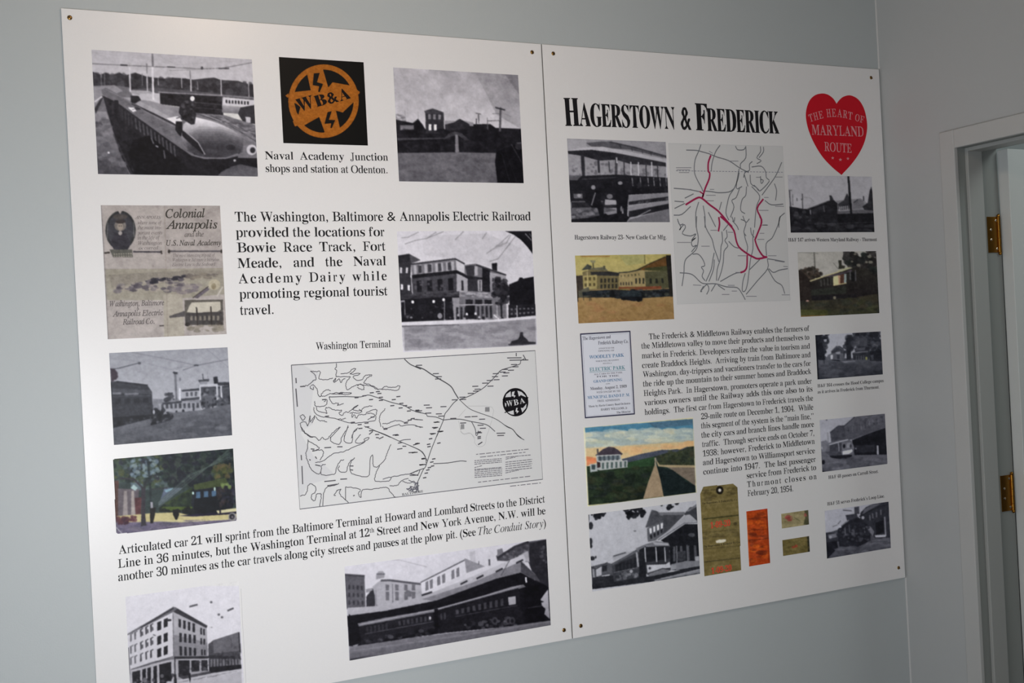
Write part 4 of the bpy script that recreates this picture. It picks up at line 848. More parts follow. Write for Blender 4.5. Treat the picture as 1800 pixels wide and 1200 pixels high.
def art_depot():
    a = Art([(1034, 903), (1224, 880.5), (1230.5, 1012), (1041, 1035.5)], (1030, 870, 6.857), 178, tint=(-2, 0, 4), seed=33)
    a.poly([0, 0, 1600, 0, 1600, 1300, 0, 1300], 168, 160)
    K = [34, 24, 46]
    a.dabs([60, 240, 240, 205, 240, 240, 120, 300], 16, 18, K, .95); a.dabs([440, 210, 480, 160, 690, 150, 720, 240, 620, 270, 520, 300], 36, 26, K, .95); a.dabs([970, 140, 1010, 100, 1100, 95, 1060, 140, 990, 170], 12, 20, K, .95); a.ell(910, 125, 14, 16, 90)
    for x, y, rx, ry in ((60, 370, 28, 46), (60, 560, 20, 44), (64, 615, 16, 24), (80, 760, 30, 26), (34, 280, 8, 50), (120, 745, 10, 16)): a.ell(x, y, rx, ry, 52)
    a.ell(590, 432, 18, 8, 110)
    # station
    a.poly([715, 390, 790, 180, 840, 190, 940, 240, 930, 340, 740, 390], 80); a.poly([860, 210, 1190, 205, 1180, 240, 900, 250], 108); a.poly([930, 240, 1180, 240, 1000, 420, 900, 500, 870, 530, 880, 380], 74)
    a.poly([735, 400, 930, 300, 935, 420, 900, 500, 830, 550, 745, 560], 96); a.wins([750, 400, 935, 320, 935, 400, 760, 480], 4, 1, .55, .8, 196); a.wins([760, 490, 930, 400, 930, 450, 770, 540], 4, 1, .55, .9, 44)
    a.poly([1180, 230, 1250, 150, 1340, 130, 1345, 330, 1200, 250], 66); a.poly([1200, 200, 1340, 100, 1340, 140, 1230, 200], 110)
    a.poly([850, 530, 1000, 420, 1200, 240, 1250, 235, 1345, 320, 1200, 330, 1000, 450, 880, 545], 150); a.line([870, 540, 1180, 340, 1345, 330], 10, 100)
    a.poly([900, 545, 1190, 350, 1345, 350, 1370, 900, 1020, 900, 1000, 600], 34)
    a.wins([1020, 620, 1350, 600, 1360, 780, 1020, 800], 4, 1, .35, 1, 84); a.poly([1090, 680, 1200, 670, 1200, 780, 1100, 790], 66); a.line([1090, 610, 1095, 880], 14, 110); a.line([1215, 600, 1225, 840], 16, 96); a.ell(1270, 480, 40, 24, 78); a.poly([1310, 740, 1360, 730, 1365, 830, 1320, 830], 150); a.line([1240, 790, 1245, 830], 34, 30)
    a.poly([1020, 830, 1200, 790, 1360, 790, 1370, 850, 1090, 900], 120)
    # cars
    a.poly([320, 740, 470, 690, 620, 660, 600, 700, 330, 790], 150); a.line([330, 735, 480, 690], 16, 90)
    a.poly([60, 860, 250, 810, 330, 830, 340, 1060, 80, 1120], 84); a.poly([120, 880, 190, 850, 190, 960, 130, 980], 160); a.poly([195, 850, 255, 840, 255, 910, 200, 920], 46); a.poly([190, 965, 290, 950, 280, 990, 200, 1000], 170); a.line([90, 890, 100, 1000], 20, 140); a.line([60, 860, 120, 890, 260, 810], 10, 60); a.poly([80, 990, 340, 960, 340, 1080, 85, 1130], 48)
    a.poly([310, 830, 600, 660, 720, 600, 740, 940, 620, 1030, 340, 1060], 66); a.line([320, 830, 620, 670], 26, 90); a.poly([350, 840, 610, 730, 610, 870, 350, 940], 50); a.wins([350, 840, 610, 735, 610, 880, 350, 930], 6, 1, .6, .9, 40); a.line([610, 690, 630, 860], 20, 150); a.line([340, 930, 620, 870], 8, 110); a.dabs([350, 940, 620, 890, 620, 980, 360, 1020], 24, 20, [100, 60, 130, 46], .7); a.ell(545, 915, 20, 20, 150)
    a.poly([600, 640, 720, 590, 840, 555, 990, 570, 1010, 620, 720, 610, 640, 690], 110); a.poly([800, 565, 990, 580, 1000, 605, 830, 600], 150)
    a.poly([640, 660, 710, 620, 730, 1000, 640, 1010], 40); a.poly([700, 620, 1000, 610, 1020, 900, 960, 940, 740, 960, 720, 820], 60)
    a.poly([715, 640, 830, 620, 840, 790, 730, 810], 36); a.poly([850, 620, 940, 615, 945, 775, 855, 785], 34); a.poly([950, 615, 1000, 615, 1005, 760, 955, 765], 44)
    for x in (708, 840, 945): a.line([x, 630, x + 12, 800], 13, 170)
    a.poly([730, 840, 960, 830, 1005, 800, 1020, 870, 960, 880, 740, 935], 172); a.ell(768, 878, 16, 16, 76); a.poly([740, 930, 920, 880, 1010, 900, 960, 950, 760, 980], 110); a.line([745, 945, 920, 880, 1030, 890], 9, 52); a.poly([1010, 840, 1085, 840, 1085, 890, 1020, 900], 140)
    # ground
    a.poly([70, 1070, 340, 1040, 640, 990, 800, 970, 1090, 910, 1370, 850, 1385, 970, 80, 1135], 44); a.poly([820, 1020, 1100, 950, 1380, 880, 1385, 965, 860, 1060], 128); a.line([860, 1030, 1380, 930], 8, 70); a.line([900, 1000, 1380, 890], 6, 170, .7); a.poly([80, 1100, 700, 1060, 860, 1050, 860, 1075, 80, 1140], 34); a.poly([80, 1130, 1390, 965, 1390, 1180, 80, 1180], 166)
    return a.done(0.6, 3, 2.5)

def art_loop():
    a = Art([(1449.5, 897), (1561.5, 882), (1566, 962), (1453.5, 982)], (1430, 860, 9.233), 126, tint=(-1, 0, 5), seed=35)
    a.poly([0, 0, 1500, 0, 1500, 800, 0, 800], 116, 120)
    a.poly([180, 720, 700, 560, 1260, 560, 1270, 1000, 190, 1160], 60)
    a.line([480, 340, 620, 350], 16, 60)
    a.poly([760, 380, 850, 290, 960, 240, 1215, 195, 1240, 800, 1000, 790, 900, 700, 740, 640], 40); a.poly([820, 330, 940, 250, 1100, 230, 900, 340, 780, 420], 74); a.line([740, 440, 1000, 310, 1210, 240], 14, 30)
    for x, y in ((910, 450), (955, 420), (1015, 400), (1085, 365)): a.line([x, y - 30, x + 6, y + 50], 22, 78)
    a.poly([1000, 540, 1130, 500, 1140, 700, 1010, 730], 20); a.line([1150, 450, 1165, 750], 24, 100); a.poly([990, 740, 1170, 730, 1165, 770, 1000, 775], 130); a.ell(800, 460, 24, 26, 118); a.ell(800, 575, 32, 24, 124); a.ell(740, 500, 30, 26, 100)
    a.poly([660, 290, 740, 280, 745, 400, 665, 400], 50); a.poly([520, 420, 700, 390, 720, 460, 560, 560], 44)
    a.poly([390, 650, 460, 580, 600, 500, 720, 450, 860, 560, 930, 620, 920, 830, 640, 950, 400, 930], 32)
    a.line([450, 590, 570, 500], 18, 88); a.ell(430, 605, 26, 18, 130); a.line([400, 560, 440, 510], 12, 60); a.line([310, 605, 390, 575], 10, 70); a.line([510, 620, 520, 740], 18, 74); a.line([575, 570, 590, 700], 14, 66); a.ell(640, 700, 30, 60, 62); a.poly([840, 600, 920, 600, 980, 680, 960, 760, 900, 680], 88); a.line([820, 620, 830, 700], 14, 84)
    a.poly([190, 700, 260, 690, 390, 720, 390, 900, 210, 1130], 40); a.poly([240, 730, 370, 710, 380, 770, 260, 800], 84); a.ell(275, 770, 26, 22, 104)
    a.poly([210, 880, 400, 840, 640, 940, 900, 830, 1240, 770, 1255, 945, 210, 1135], 66, 56); a.poly([400, 760, 900, 730, 910, 830, 700, 940, 420, 920], 28); a.poly([870, 850, 1150, 780, 1240, 800, 1250, 930, 800, 930], 74); a.poly([195, 860, 380, 830, 400, 940, 215, 1130], 22); a.dabs([420, 950, 1240, 850, 1250, 940, 420, 1070], 40, 28, [60, 78, 50], .5, 3); a.line([900, 850, 1200, 840], 8, 44)
    a.dabs([420, 640, 900, 560, 900, 820, 440, 880], 50, 22, [24, 50, 38, 64], .6)
    return a.done(0.6, 2, 2)

def art_tag():
    a = Art([(1231.5, 855), (1297, 848.5), (1302.5, 1002), (1236.5, 1012.5)], (1220, 840, 6.668), 150, tint=(0, 0, 0), seed=37)
    a.poly([0, 0, 900, 0, 900, 1300, 0, 1300], (100, 90, 55), (93, 82, 48))
    for k in range(26): a.line([70, 120 + 42 * k, 560, 84 + 42 * k], 16, [(93, 82, 48), (109, 99, 63), (86, 77, 45)][k % 3], .35)
    a.ell(300, 145, 44, 48, (27, 23, 18)); a.ell(300, 145, 18, 20, (158, 156, 151))
    a.poly([255, 735, 290, 720, 370, 715, 372, 740, 345, 752, 262, 762], (162, 158, 145)); a.line([110, 480, 520, 435], 14, (55, 54, 30)); a.line([90, 640, 530, 600], 6, (70, 63, 41)); a.line([120, 980, 530, 935], 14, (63, 57, 36), .8); a.line([120, 830, 545, 790], 5, (72, 63, 41))
    a.dabs([100, 150, 250, 130, 240, 250, 110, 270], 18, 14, [(81, 72, 41), (72, 63, 39)], .6, 2.5); a.dabs([380, 110, 500, 120, 500, 210, 390, 210], 16, 12, [(79, 70, 41), (72, 64, 39)], .6, 2.5); a.dabs([130, 640, 500, 620, 510, 690, 140, 710], 26, 12, [(75, 66, 41), (84, 75, 48)], .5, 3)
    a.ell(480, 535, 22, 20, (63, 55, 36), .8)
    a.cut([70, 190, 108, 98, 455, 66, 518, 120, 552, 1078, 112, 1156])
    return a.done(0.5, 2.5, 2.5)

def art_orange():
    a = Art([(1312, 898), (1349, 894), (1353.5, 989), (1316.5, 995.5)], (1220, 840, 6.668), 140, tint=(0, 0, 0), seed=39)
    a.poly([500, 300, 1000, 300, 1000, 1100, 500, 1100], (143, 55, 18), (135, 48, 17))
    for y in (485, 621, 736): a.line([610, y, 890, y - 32], 9, (88, 31, 14))
    a.dabs([640, 430, 860, 400, 880, 960, 660, 990], 60, 18, [(99, 38, 18), (120, 43, 15), (158, 71, 22), (90, 33, 17)], .6, 2.2)
    a.line([845, 380, 875, 990], 8, (104, 38, 16)); a.line([620, 420, 650, 1020], 6, (161, 76, 22)); a.line([615, 395, 865, 362], 12, (141, 39, 25))
    return a.done(0.5, 3, 3)

def art_pass():
    a = Art([(1373, 903), (1420.5, 896), (1422, 921), (1374.5, 929)], (1220, 840, 6.668), 130, tint=(0, 0, 0), seed=41)
    a.poly([900, 300, 1500, 300, 1500, 700, 900, 700], (104, 97, 71)); a.poly([1290, 380, 1345, 370, 1350, 550, 1280, 540, 1300, 460], (57, 57, 40)); a.dabs([1040, 420, 1290, 400, 1290, 560, 1050, 570], 24, 16, [(95, 88, 64), (114, 104, 79), (88, 82, 55)], .6, 2)
    a.dabs([1070, 460, 1150, 440, 1150, 490, 1080, 500], 9, 13, [(117, 55, 51), (106, 46, 44)], .75, 1.6); a.dabs([1280, 420, 1320, 410, 1320, 440, 1285, 450], 4, 11, [(114, 53, 51)], .75); a.line([1170, 460, 1240, 500], 10, (77, 75, 51))
    return a.done(0.5, 2.5, 2)

def art_stub():
    a = Art([(1375, 949), (1421.5, 942), (1424, 969), (1376.5, 977)], (1220, 840, 6.668), 130, tint=(0, 0, 0), seed=43)
    a.poly([900, 600, 1500, 600, 1500, 1000, 900, 1000], (79, 71, 40)); a.poly([1320, 690, 1360, 680, 1365, 860, 1330, 870], (40, 38, 29)); a.dabs([1060, 720, 1310, 700, 1310, 860, 1060, 890], 26, 16, [(71, 64, 36), (90, 80, 47), (64, 57, 33)], .6, 2); a.dabs([1150, 795, 1200, 790, 1195, 825, 1155, 825], 5, 11, [(115, 47, 33)], .8, 1.6)
    return a.done(0.5, 2.5, 2)
# ART END

# ------------------------------------------------------------------ prints -> meshes
def print_mesh(name, a, root, dy=0.0004, label=None):
    w, h = a.w, a.h
    X = np.linspace(a.x0, a.x1, w); Z = np.linspace(a.z1, a.z0, h)
    gx, gz = np.meshgrid(X, Z)
    o = np.array(root.location)
    co = np.stack([gx, np.full_like(gx, YF - dy), gz], -1).reshape(-1, 3) - o
    idx = np.arange(w * h).reshape(h, w)
    q = np.stack([idx[:-1, :-1], idx[1:, :-1], idx[1:, 1:], idx[:-1, 1:]], -1).reshape(-1, 4)
    m_ = a.omask.ravel()
    q = q[m_[q].all(1)]
    lum = np.clip(a.out @ np.array([.3, .59, .11]) / a.paper, 0.02, 1.0)[..., None]
    colr = lin(a.out * lum ** 0.24) / lin(a.paper) * PAPER
    colr = np.clip(colr, 0.004, 0.92).reshape(-1, 3)
    if a.omask.all():                       # the cut edges of the print
        c = [idx[0, 0], idx[0, -1], idx[-1, -1], idx[-1, 0]]
        n0 = len(co)
        back = co[c] + np.array([0, dy * 0.9, 0])
        co = np.concatenate([co, back]); colr = np.concatenate([colr, np.full((4, 3), 0.6)])
        sides = [[c[i], c[(i + 1) % 4], n0 + (i + 1) % 4, n0 + i] for i in range(4)]
        q = np.concatenate([q, np.array(sides)])
    me = bpy.data.meshes.new(name)
    me.vertices.add(len(co)); me.vertices.foreach_set('co', co.astype(np.float32).ravel())
    me.loops.add(q.size); me.loops.foreach_set('vertex_index', q.astype(np.int32).ravel())
    me.polygons.add(len(q)); me.polygons.foreach_set('loop_start', np.arange(0, q.size, 4, dtype=np.int32))
    me.update(calc_edges=True)
    at = me.color_attributes.new('print', 'FLOAT_COLOR', 'POINT')
    at.data.foreach_set('color', np.concatenate([colr, np.ones((len(colr), 1))], 1).astype(np.float32).ravel())
    ob = link(name, me, M_PRINT, root)
    if label: ob['label'] = label
    return ob

# ------------------------------------------------------------------ lettering
AFM = dict(zip('abcdefghijklmnopqrstuvwxyz', (444, 500, 444, 500, 444, 333, 500, 500, 278, 278, 500, 278, 778, 500, 500, 500, 500, 333, 389, 278, 500, 500, 722, 500, 500, 444)))
AFM.update(zip('ABCDEFGHIJKLMNOPQRSTUVWXYZ', (722, 667, 667, 722, 611, 556, 722, 722, 333, 389, 722, 611, 889, 722, 722, 556, 722, 667, 556, 611, 722, 722, 944, 722, 722, 611)))
AFM.update({c: 500 for c in '0123456789'})
AFM.update({' ': 250, '.': 250, ',': 250, '-': 333, '&': 778, '(': 333, ')': 333, "'": 250, ';': 278, '"': 380, '\u201c': 420, '\u201d': 420, '*': 450, ':': 278})
_gl = {}
def glyph(c, style):
    """flat outline of a letter: (verts Nx2 in em, faces, advance)"""
    k = (c, style)
    if k in _gl: return _gl[k]
    n = ord(c); s = c
    if style in 'ij':
        if c == 'h': s = '\u210e'
        elif 'A' <= c <= 'Z': s = chr(0x1D434 + n - 65)
        elif 'a' <= c <= 'z': s = chr(0x1D44E + n - 97)
    elif style != 's':
        if 'A' <= c <= 'Z': s = chr(0x1D400 + n - 65)
        elif 'a' <= c <= 'z': s = chr(0x1D41A + n - 97)
        elif '0' <= c <= '9': s = chr(0x1D7CE + n - 48)
    cu = bpy.data.curves.new('glyph', 'FONT'); cu.body = s; cu.size = 1.0; cu.resolution_u = 3; cu.offset = 0.011 if style == 'h' else 0.014 if style == 'j' else 0.0
    ob = bpy.data.objects.new('glyph', cu); COL.objects.link(ob)
    bpy.context.view_layer.update()
    me = bpy.data.meshes.new_from_object(ob)
    v = np.array([p.co[:2] for p in me.vertices]) if len(me.vertices) else np.zeros((0, 2))
    f = [tuple(p.vertices) for p in me.polygons]
    if style == 'r' and len(v): v = slim(v, f)
    if style == 'k' and len(v): v = slim(v, f, grow=0.034)
    bpy.data.objects.remove(ob); bpy.data.curves.remove(cu); bpy.data.meshes.remove(me)
    adv = AFM.get(c, 500) / 1000.0
    if style in 'bhk': adv *= 1.08
    if len(v):
        lo, hi = v[:, 0].min(), v[:, 0].max()
        room = adv - (0.0 if style == 'k' else 0.03)
        if style in 'rbhk' and c not in ",.';:-\"":
            sx = min(room / max(hi - lo, 1e-6), 1.15)
            v[:, 0] = (v[:, 0] - (lo + hi) / 2) * sx + adv / 2
        else:
            v[:, 0] += adv / 2 - (lo + hi) / 2
        if c == '&' and style in 'rb': v[:, 1] *= 1.0
    _gl[k] = (v, f, adv)
    return _gl[k]

def slim(v, f, keep=0.112, grow=0.0):
    """book weight from the bold cut: thick stems lose width sideways, hairlines stay"""
    cnt = {}
    for p in f:
        for i in range(len(p)):
            a, b = p[i], p[(i + 1) % len(p)]
            k = (min(a, b), max(a, b)); cnt.setdefault(k, []).append((a, b))
    E = np.array([x[0] for x in cnt.values() if len(x) == 1])
    if not len(E): return v
    A, B = v[E[:, 0]], v[E[:, 1]]
    nx = B[:, 1] - A[:, 1]; ny = A[:, 0] - B[:, 0]             # outward normals of the outline
    N = np.zeros_like(v)
    ln = np.hypot(nx, ny) + 1e-12
    for k in (0, 1):
        np.add.at(N[:, 0], E[:, k], nx / ln); np.add.at(N[:, 1], E[:, k], ny / ln)
    N /= np.hypot(N[:, 0], N[:, 1])[:, None] + 1e-9
    out = v.copy()
    for i in np.unique(E):
        if abs(N[i, 0]) < 0.25: continue
        s = -np.sign(N[i, 0]); y = v[i, 1] + 1.3e-4
        c = (A[:, 1] > y) != (B[:, 1] > y)
        xs = A[c, 0] + (y - A[c, 1]) * (B[c, 0] - A[c, 0]) / (B[c, 1] - A[c, 1])
        d = (xs - v[i, 0]) * s; d = d[d > 0.004]
        if not len(d): continue
        t = d.min()
        if t > 0.20: continue
        if grow:
            if t > 0.06: out[i, 0] -= s * grow * abs(N[i, 0])
            continue
        out[i, 0] += s * np.clip((t - keep) / 2, 0, 0.04) * abs(N[i, 0])
    return out

def text_lines(lines, crop, style='r', dy=0.0002):
    """lines: (text, x0, y0, x1, y1, em) measured in the crop; baseline ends on the board.  Returns verts, faces"""
    ox, oy, sc = crop
    V, F, n = [], [], 0
    for ln in lines:
        txt, x0, y0, x1, y1, em = ln[:6]
        mode = ln[6] if len(ln) > 6 else 'justify'
        st = ln[7] if len(ln) > 7 else style
        P = plane([(ox + x0 / sc, oy + y0 / sc), (ox + x1 / sc, oy + y1 / sc), (ox + x0 / sc, oy + (y0 - em) / sc)])
        d = P[1] - P[0]; L = np.hypot(*d); d = d / L; up = np.array([-d[1], d[0]])
        E = abs(P[2, 1] - P[0, 1])
        items = []; sty = st; sup = False
        for c in txt:
            if c == '~': sty = 'i' if sty != 'i' else st; continue
            if c == '^': sup = not sup; continue
            g = glyph(c, sty); k = 0.58 if sup else 1.0
            items.append((c, g, k, 0.30 if sup else 0.0))
        nat = sum(g[2] * k for _, g, k, _ in items) * E
        ns = sum(c == ' ' for c, *_ in items); sx = 1.0; gap = 0.0; ls = 0.0
        if mode == 'fit': sx = L / nat
        elif mode == 'space': ls = (L - nat) / max(len(items) - 1, 1)
        elif nat > L or ns == 0: sx = L / nat
        else:
            sx = min(L / nat, 1.06)
            gap = (L - nat * sx) / ns
        t = 0.0
        for c, (v, f, adv), k, rise in items:
            if len(v):
                q = P[0] + np.outer(v[:, 0] * k * E * sx + t, d) + np.outer((v[:, 1] * k + rise) * E, up)
                V.append(np.stack([q[:, 0], np.full(len(q), YF - dy), q[:, 1]], 1))
                F += [tuple(i + n for i in r) for r in f]; n += len(q)
            t += adv * k * E * sx + ls + (gap if c == ' ' else 0.0)
    return np.concatenate(V), F

def text(name, lines, crop, root, material=None, style='r', dy=0.0002, label=None, at=None):
    v, f = text_lines(lines, crop, style, dy)
    o = np.array(root.location) if at is None else at
    me = mesh_from(name, v, f, o)
    ob = link(name, me, material or M_INK, root)
    if label: ob['label'] = label
    return ob

# ------------------------------------------------------------------ drawn lines and marks
def smooth(p, n=4):
    p = np.asarray(p, float)
    if len(p) < 3: return p
    q = np.concatenate([[2 * p[0] - p[1]], p, [2 * p[-1] - p[-2]]]); out = []
    for i in range(1, len(q) - 2):
        for t in np.linspace(0, 1, n, endpoint=False):
            a, b, c, d = q[i - 1], q[i], q[i + 1], q[i + 2]
            out.append(0.5 * ((2 * b) + (c - a) * t + (2 * a - 5 * b + 4 * c - d) * t * t + (3 * b - a - 3 * c + d) * t ** 3))
    out.append(p[-1]); return np.array(out)

def ribbons(name, groups, root, material, dy=0.0002, at=None, label=None, rough=0.0):
    """groups: (crop, width in mm, curved, [flat lists])"""
    V, F, n = [], [], 0
    for crop, wmm, curved, ls in groups:
        ox, oy, sc = crop
        for k, l in enumerate(ls):
            p = np.asarray(l, float).reshape(-1, 2)
            if curved: p = smooth(p, 6 if rough else 3)
            if rough and len(p) > 4:
                j = np.random.RandomState(k + len(p)).randn(len(p), 2) * rough * sc; j[[0, -1]] = 0; p = p + j
            q = plane(np.stack([ox + p[:, 0] / sc, oy + p[:, 1] / sc], 1))
            keep = np.concatenate([[True], np.hypot(*np.diff(q, axis=0).T) > 1e-5]); q = q[keep]
            if len(q) < 2: continue
            t = np.gradient(q, axis=0); t /= np.hypot(t[:, 0], t[:, 1])[:, None] + 1e-12
            nn = np.stack([-t[:, 1], t[:, 0]], 1) * wmm / 2000.0
            y = YF - dy - 0.000004 * (k % 5)
            a = q + nn; b = q - nn; m = len(q)
            V.append(np.stack([np.concatenate([a[:, 0], b[:, 0]]), np.full(2 * m, y), np.concatenate([a[:, 1], b[:, 1]])], 1))
            F += [(n + i, n + i + 1, n + m + i + 1, n + m + i) for i in range(m - 1)]; n += 2 * m
    o = np.array(root.location) if at is None else at
    me = mesh_from(name, np.concatenate(V), F, o)
    ob = link(name, me, material, root)
    if label: ob['label'] = label
    return ob

def shape(name, polys, crop, root, material, dy=0.0002, at=None, label=None, curved=False):
    ox, oy, sc = crop
    V, F, n = [], [], 0
    for l in polys:
        p = np.asarray(l, float).reshape(-1, 2)
        q = plane(np.stack([ox + p[:, 0] / sc, oy + p[:, 1] / sc], 1))
        V.append(np.stack([q[:, 0], np.full(len(q), YF - dy), q[:, 1]], 1)); F.append(tuple(range(n, n + len(q)))); n += len(q)
    o = np.array(root.location) if at is None else at
    me = mesh_from(name, np.concatenate(V), F, o)
    bm = bmesh.new(); bm.from_mesh(me); bmesh.ops.triangulate(bm, faces=bm.faces[:]); bm.to_mesh(me); bm.free()
    ob = link(name, me, material, root)
    if label: ob['label'] = label
    return ob

def marks(name, groups, root, material, dy, at):
    """every tiny place name a part of its own; past a hundred, the rest as one"""
    one = [(c, w, cv, l) for c, w, cv, ls in groups for l in ls]
    one.sort(key=lambda g: -math.hypot(g[3][2] - g[3][0], g[3][3] - g[3][1]) / g[0][2])
    for c, w, cv, l in one[:100]: ribbons(name, [(c, w, cv, [l])], root, material, dy, at)
    if one[100:]:
        ribbons(name, [(c, w, cv, [l]) for c, w, cv, l in one[100:]], root, material, dy, at)['kind'] = 'stuff'

def words(x0, y0, x1, y1, seed, wl=26, gap=9):
    """greeked small print: one stroke per word between two ends"""
    r = random.Random(seed); out = []; L = math.hypot(x1 - x0, y1 - y0); t = 0
    while t < L - 6:
        w = min(wl * (0.4 + r.random() * 1.2), L - t)
        out.append([x0 + (x1 - x0) * t / L, y0 + (y1 - y0) * t / L, x0 + (x1 - x0) * (t + w) / L, y0 + (y1 - y0) * (t + w) / L]); t += w + gap
    return out

# ------------------------------------------------------------------ the room
XL, YB, ZC, TW = -1.9, -2.3, 2.78, 0.153
XH = XW + 1.9
struct(boxes('floor', [((XL - .1, YB - .1, -.06), (XH + .1, D + .1, 0))], M_FLOOR))
struct(boxes('ceiling', [((XL - .1, YB - .1, ZC), (XH + .1, D + .1, ZC + .06))], M_CEIL))
struct(boxes('wall_back', [((XL - .1, D, 0), (XH + .1, D + .1, ZC))], M_WALL), 'pale blue grey painted wall behind the boards')
struct(boxes('wall_front', [((XL - .1, YB - .1, 0), (XH + .1, YB, ZC))], M_WALL))
WY0, WY1, WZ0, WZ1 = -0.35, 1.25, 0.35, 2.0
struct(boxes('wall_left', [((XL - .1, YB, 0), (XL, WY0, ZC)), ((XL - .1, WY1, 0), (XL, D, ZC)), ((XL - .1, WY0, 0), (XL, WY1, WZ0)), ((XL - .1, WY0, WZ1), (XL, WY1, ZC))], M_WALL))
w1 = struct(boxes('window_1', [((XL - .08, WY0, WZ0), (XL - .03, WY0 + .06, WZ1)), ((XL - .08, WY1 - .06, WZ0), (XL - .03, WY1, WZ1)), ((XL - .08, WY0 + .06, WZ0), (XL - .03, WY1 - .06, WZ0 + .06)),
     ((XL - .08, WY0 + .06, WZ1 - .06), (XL - .03, WY1 - .06, WZ1)), ((XL - .075, WY0 + .06, 1.15), (XL - .035, WY1 - .06, 1.19))], M_FRAME))
YJ = 2.292                                   # face of the far jamb
YJ2 = 1.47                                   # near jamb
ZH = EYE + 0.470                             # underside of the head jamb
struct(boxes('wall_right', [((XW, YJ + .02, 0), (XW + TW, D, ZC)), ((XW, YB, 0), (XW + TW, YJ2 - .02, ZC)), ((XW, YJ2 - .02, ZH + .02), (XW + TW, YJ + .02, ZC))], M_WALL2), 'light grey wall with the doorway')
struct(boxes('wall_hall', [((XH, YB, 0), (XH + .1, D, ZC)), ((XW + TW, YB, 0), (XH, YB + .05, ZC))], M_WALL2))

CW = 0.0495                                  # casing width
tr = struct(boxes('trim_1', [((XW - .014, YJ - .002, 0), (XW, YJ + CW, ZH + CW)), ((XW - .014, YJ2 - CW, 0), (XW, YJ2 + .002, ZH + CW)), ((XW - .014, YJ2 + .002, ZH - .002), (XW, YJ - .002, ZH + CW))], M_TRIM, bevel=.0025), 'grey white door casing')
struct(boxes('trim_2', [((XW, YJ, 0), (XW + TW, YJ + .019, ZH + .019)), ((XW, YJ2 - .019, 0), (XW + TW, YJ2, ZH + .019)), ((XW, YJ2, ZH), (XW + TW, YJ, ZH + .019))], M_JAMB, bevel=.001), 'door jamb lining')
S0, S1, SP = XW + .027, XW + .083, .011
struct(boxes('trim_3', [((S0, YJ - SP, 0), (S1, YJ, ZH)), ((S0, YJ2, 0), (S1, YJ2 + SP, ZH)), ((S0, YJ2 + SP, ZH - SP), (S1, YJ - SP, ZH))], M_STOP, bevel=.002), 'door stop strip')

bm_ = bmesh.new()
for z0, z1 in ((0, EYE - 0.7694), (EYE + 0.7536, ZC)):
    vs = [bm_.verts.new(p) for z in (z0, z1) for p in ((XW - .0032, D, z), (XW, D - .0032, z), (XW, D, z))]
    for f in ((0, 1, 4, 3), (1, 2, 5, 4), (2, 0, 3, 5)): bm_.faces.new([vs[i] for i in f])
me_ = bpy.data.meshes.new('trim_4'); bm_.to_mesh(me_); bm_.free()
struct(link('trim_4', me_, M_CAULK), 'thin pale caulk line in the corner')

# door leaf standing open into the hall, with its brass hinges
PX, PY = XW + TW, YJ + .004            # pin line
door = bpy.data.objects.new('door_1', None); COL.objects.link(door); door.location = (PX, PY, 0)
struct(door, 'white door standing open beyond the doorway, brass hinges on its edge')
TH, WD, ZT = 0.035, 0.80, ZH - 0.004
ANG = math.radians(2.0)
leaf_bm = bmesh.new()
box_bm(leaf_bm, (.004, -TH - .002, .012), (WD, -.002, ZT), .0015)
for (u0, u1, v0, v1) in ((.11, .36, 1.10, 1.86), (.46, .71, 1.10, 1.86), (.11, .36, .18, .92), (.46, .71, .18, .92)):
    box_bm(leaf_bm, (u0, -TH - .006, v0), (u1, -TH - .002, v1), .003)
bmesh.ops.rotate(leaf_bm, cent=(0, 0, 0), matrix=Matrix.Rotation(ANG, 3, 'Z'), verts=leaf_bm.verts)
lm = bpy.data.meshes.new('door_leaf'); leaf_bm.to_mesh(lm); leaf_bm.free()
link('door_leaf', lm, M_DOOR, door)
HH = 0.101
def hinge(zc):
    bm = bmesh.new()
    x0, x1 = -.053, -.011
    for s in ((x0, x1),):
        box_bm(bm, (s[0], YJ - PY - .0026, zc - HH / 2), (s[1], YJ - PY - .0002, zc + HH / 2), .0004)
    for k in range(5):                         # knuckles around the pin
        z0 = zc - HH / 2 + k * HH / 5 + .0004; z1 = z0 + HH / 5 - .0008
        r = bmesh.ops.create_cone(bm, cap_ends=True, segments=16, radius1=.0047, radius2=.0047, depth=z1 - z0)
        for v in r['verts']: v.co += Vector((-.011, -.008, (z0 + z1) / 2))
    for z in (zc + HH / 2 + .003, zc - HH / 2 - .003):   # ball tips
        r = bmesh.ops.create_uvsphere(bm, u_segments=12, v_segments=8, radius=.0048)
        for v in r['verts']: v.co += Vector((-.011, -.008, z))
    me = bpy.data.meshes.new('hinge'); bm.to_mesh(me); bm.free()
    h = link('hinge', me, M_BRASS, door)
    for (x, dz) in ((-.020, .040), (-.041, .014), (-.041, -.014), (-.020, -.040)):
        b = bmesh.new()
        r = bmesh.ops.create_uvsphere(b, u_segments=12, v_segments=6, radius=.0036)
        for v in b.verts: v.co = Vector((v.co.x + x, v.co.y * .35 + YJ - PY - .0028, v.co.z + zc + dz))
        me = bpy.data.meshes.new('hinge_screw'); b.to_mesh(me); b.free()
        link('hinge_screw', me, M_STEEL, h)
    return h
ztop = EYE + 0.0885 * D
h1 = hinge(ztop); h1['label'] = 'upper brass hinge'
h2 = hinge(EYE - 0.1953 * D); h2['label'] = 'middle brass hinge'
h3 = hinge(0.25); h3['label'] = 'lowest brass hinge'

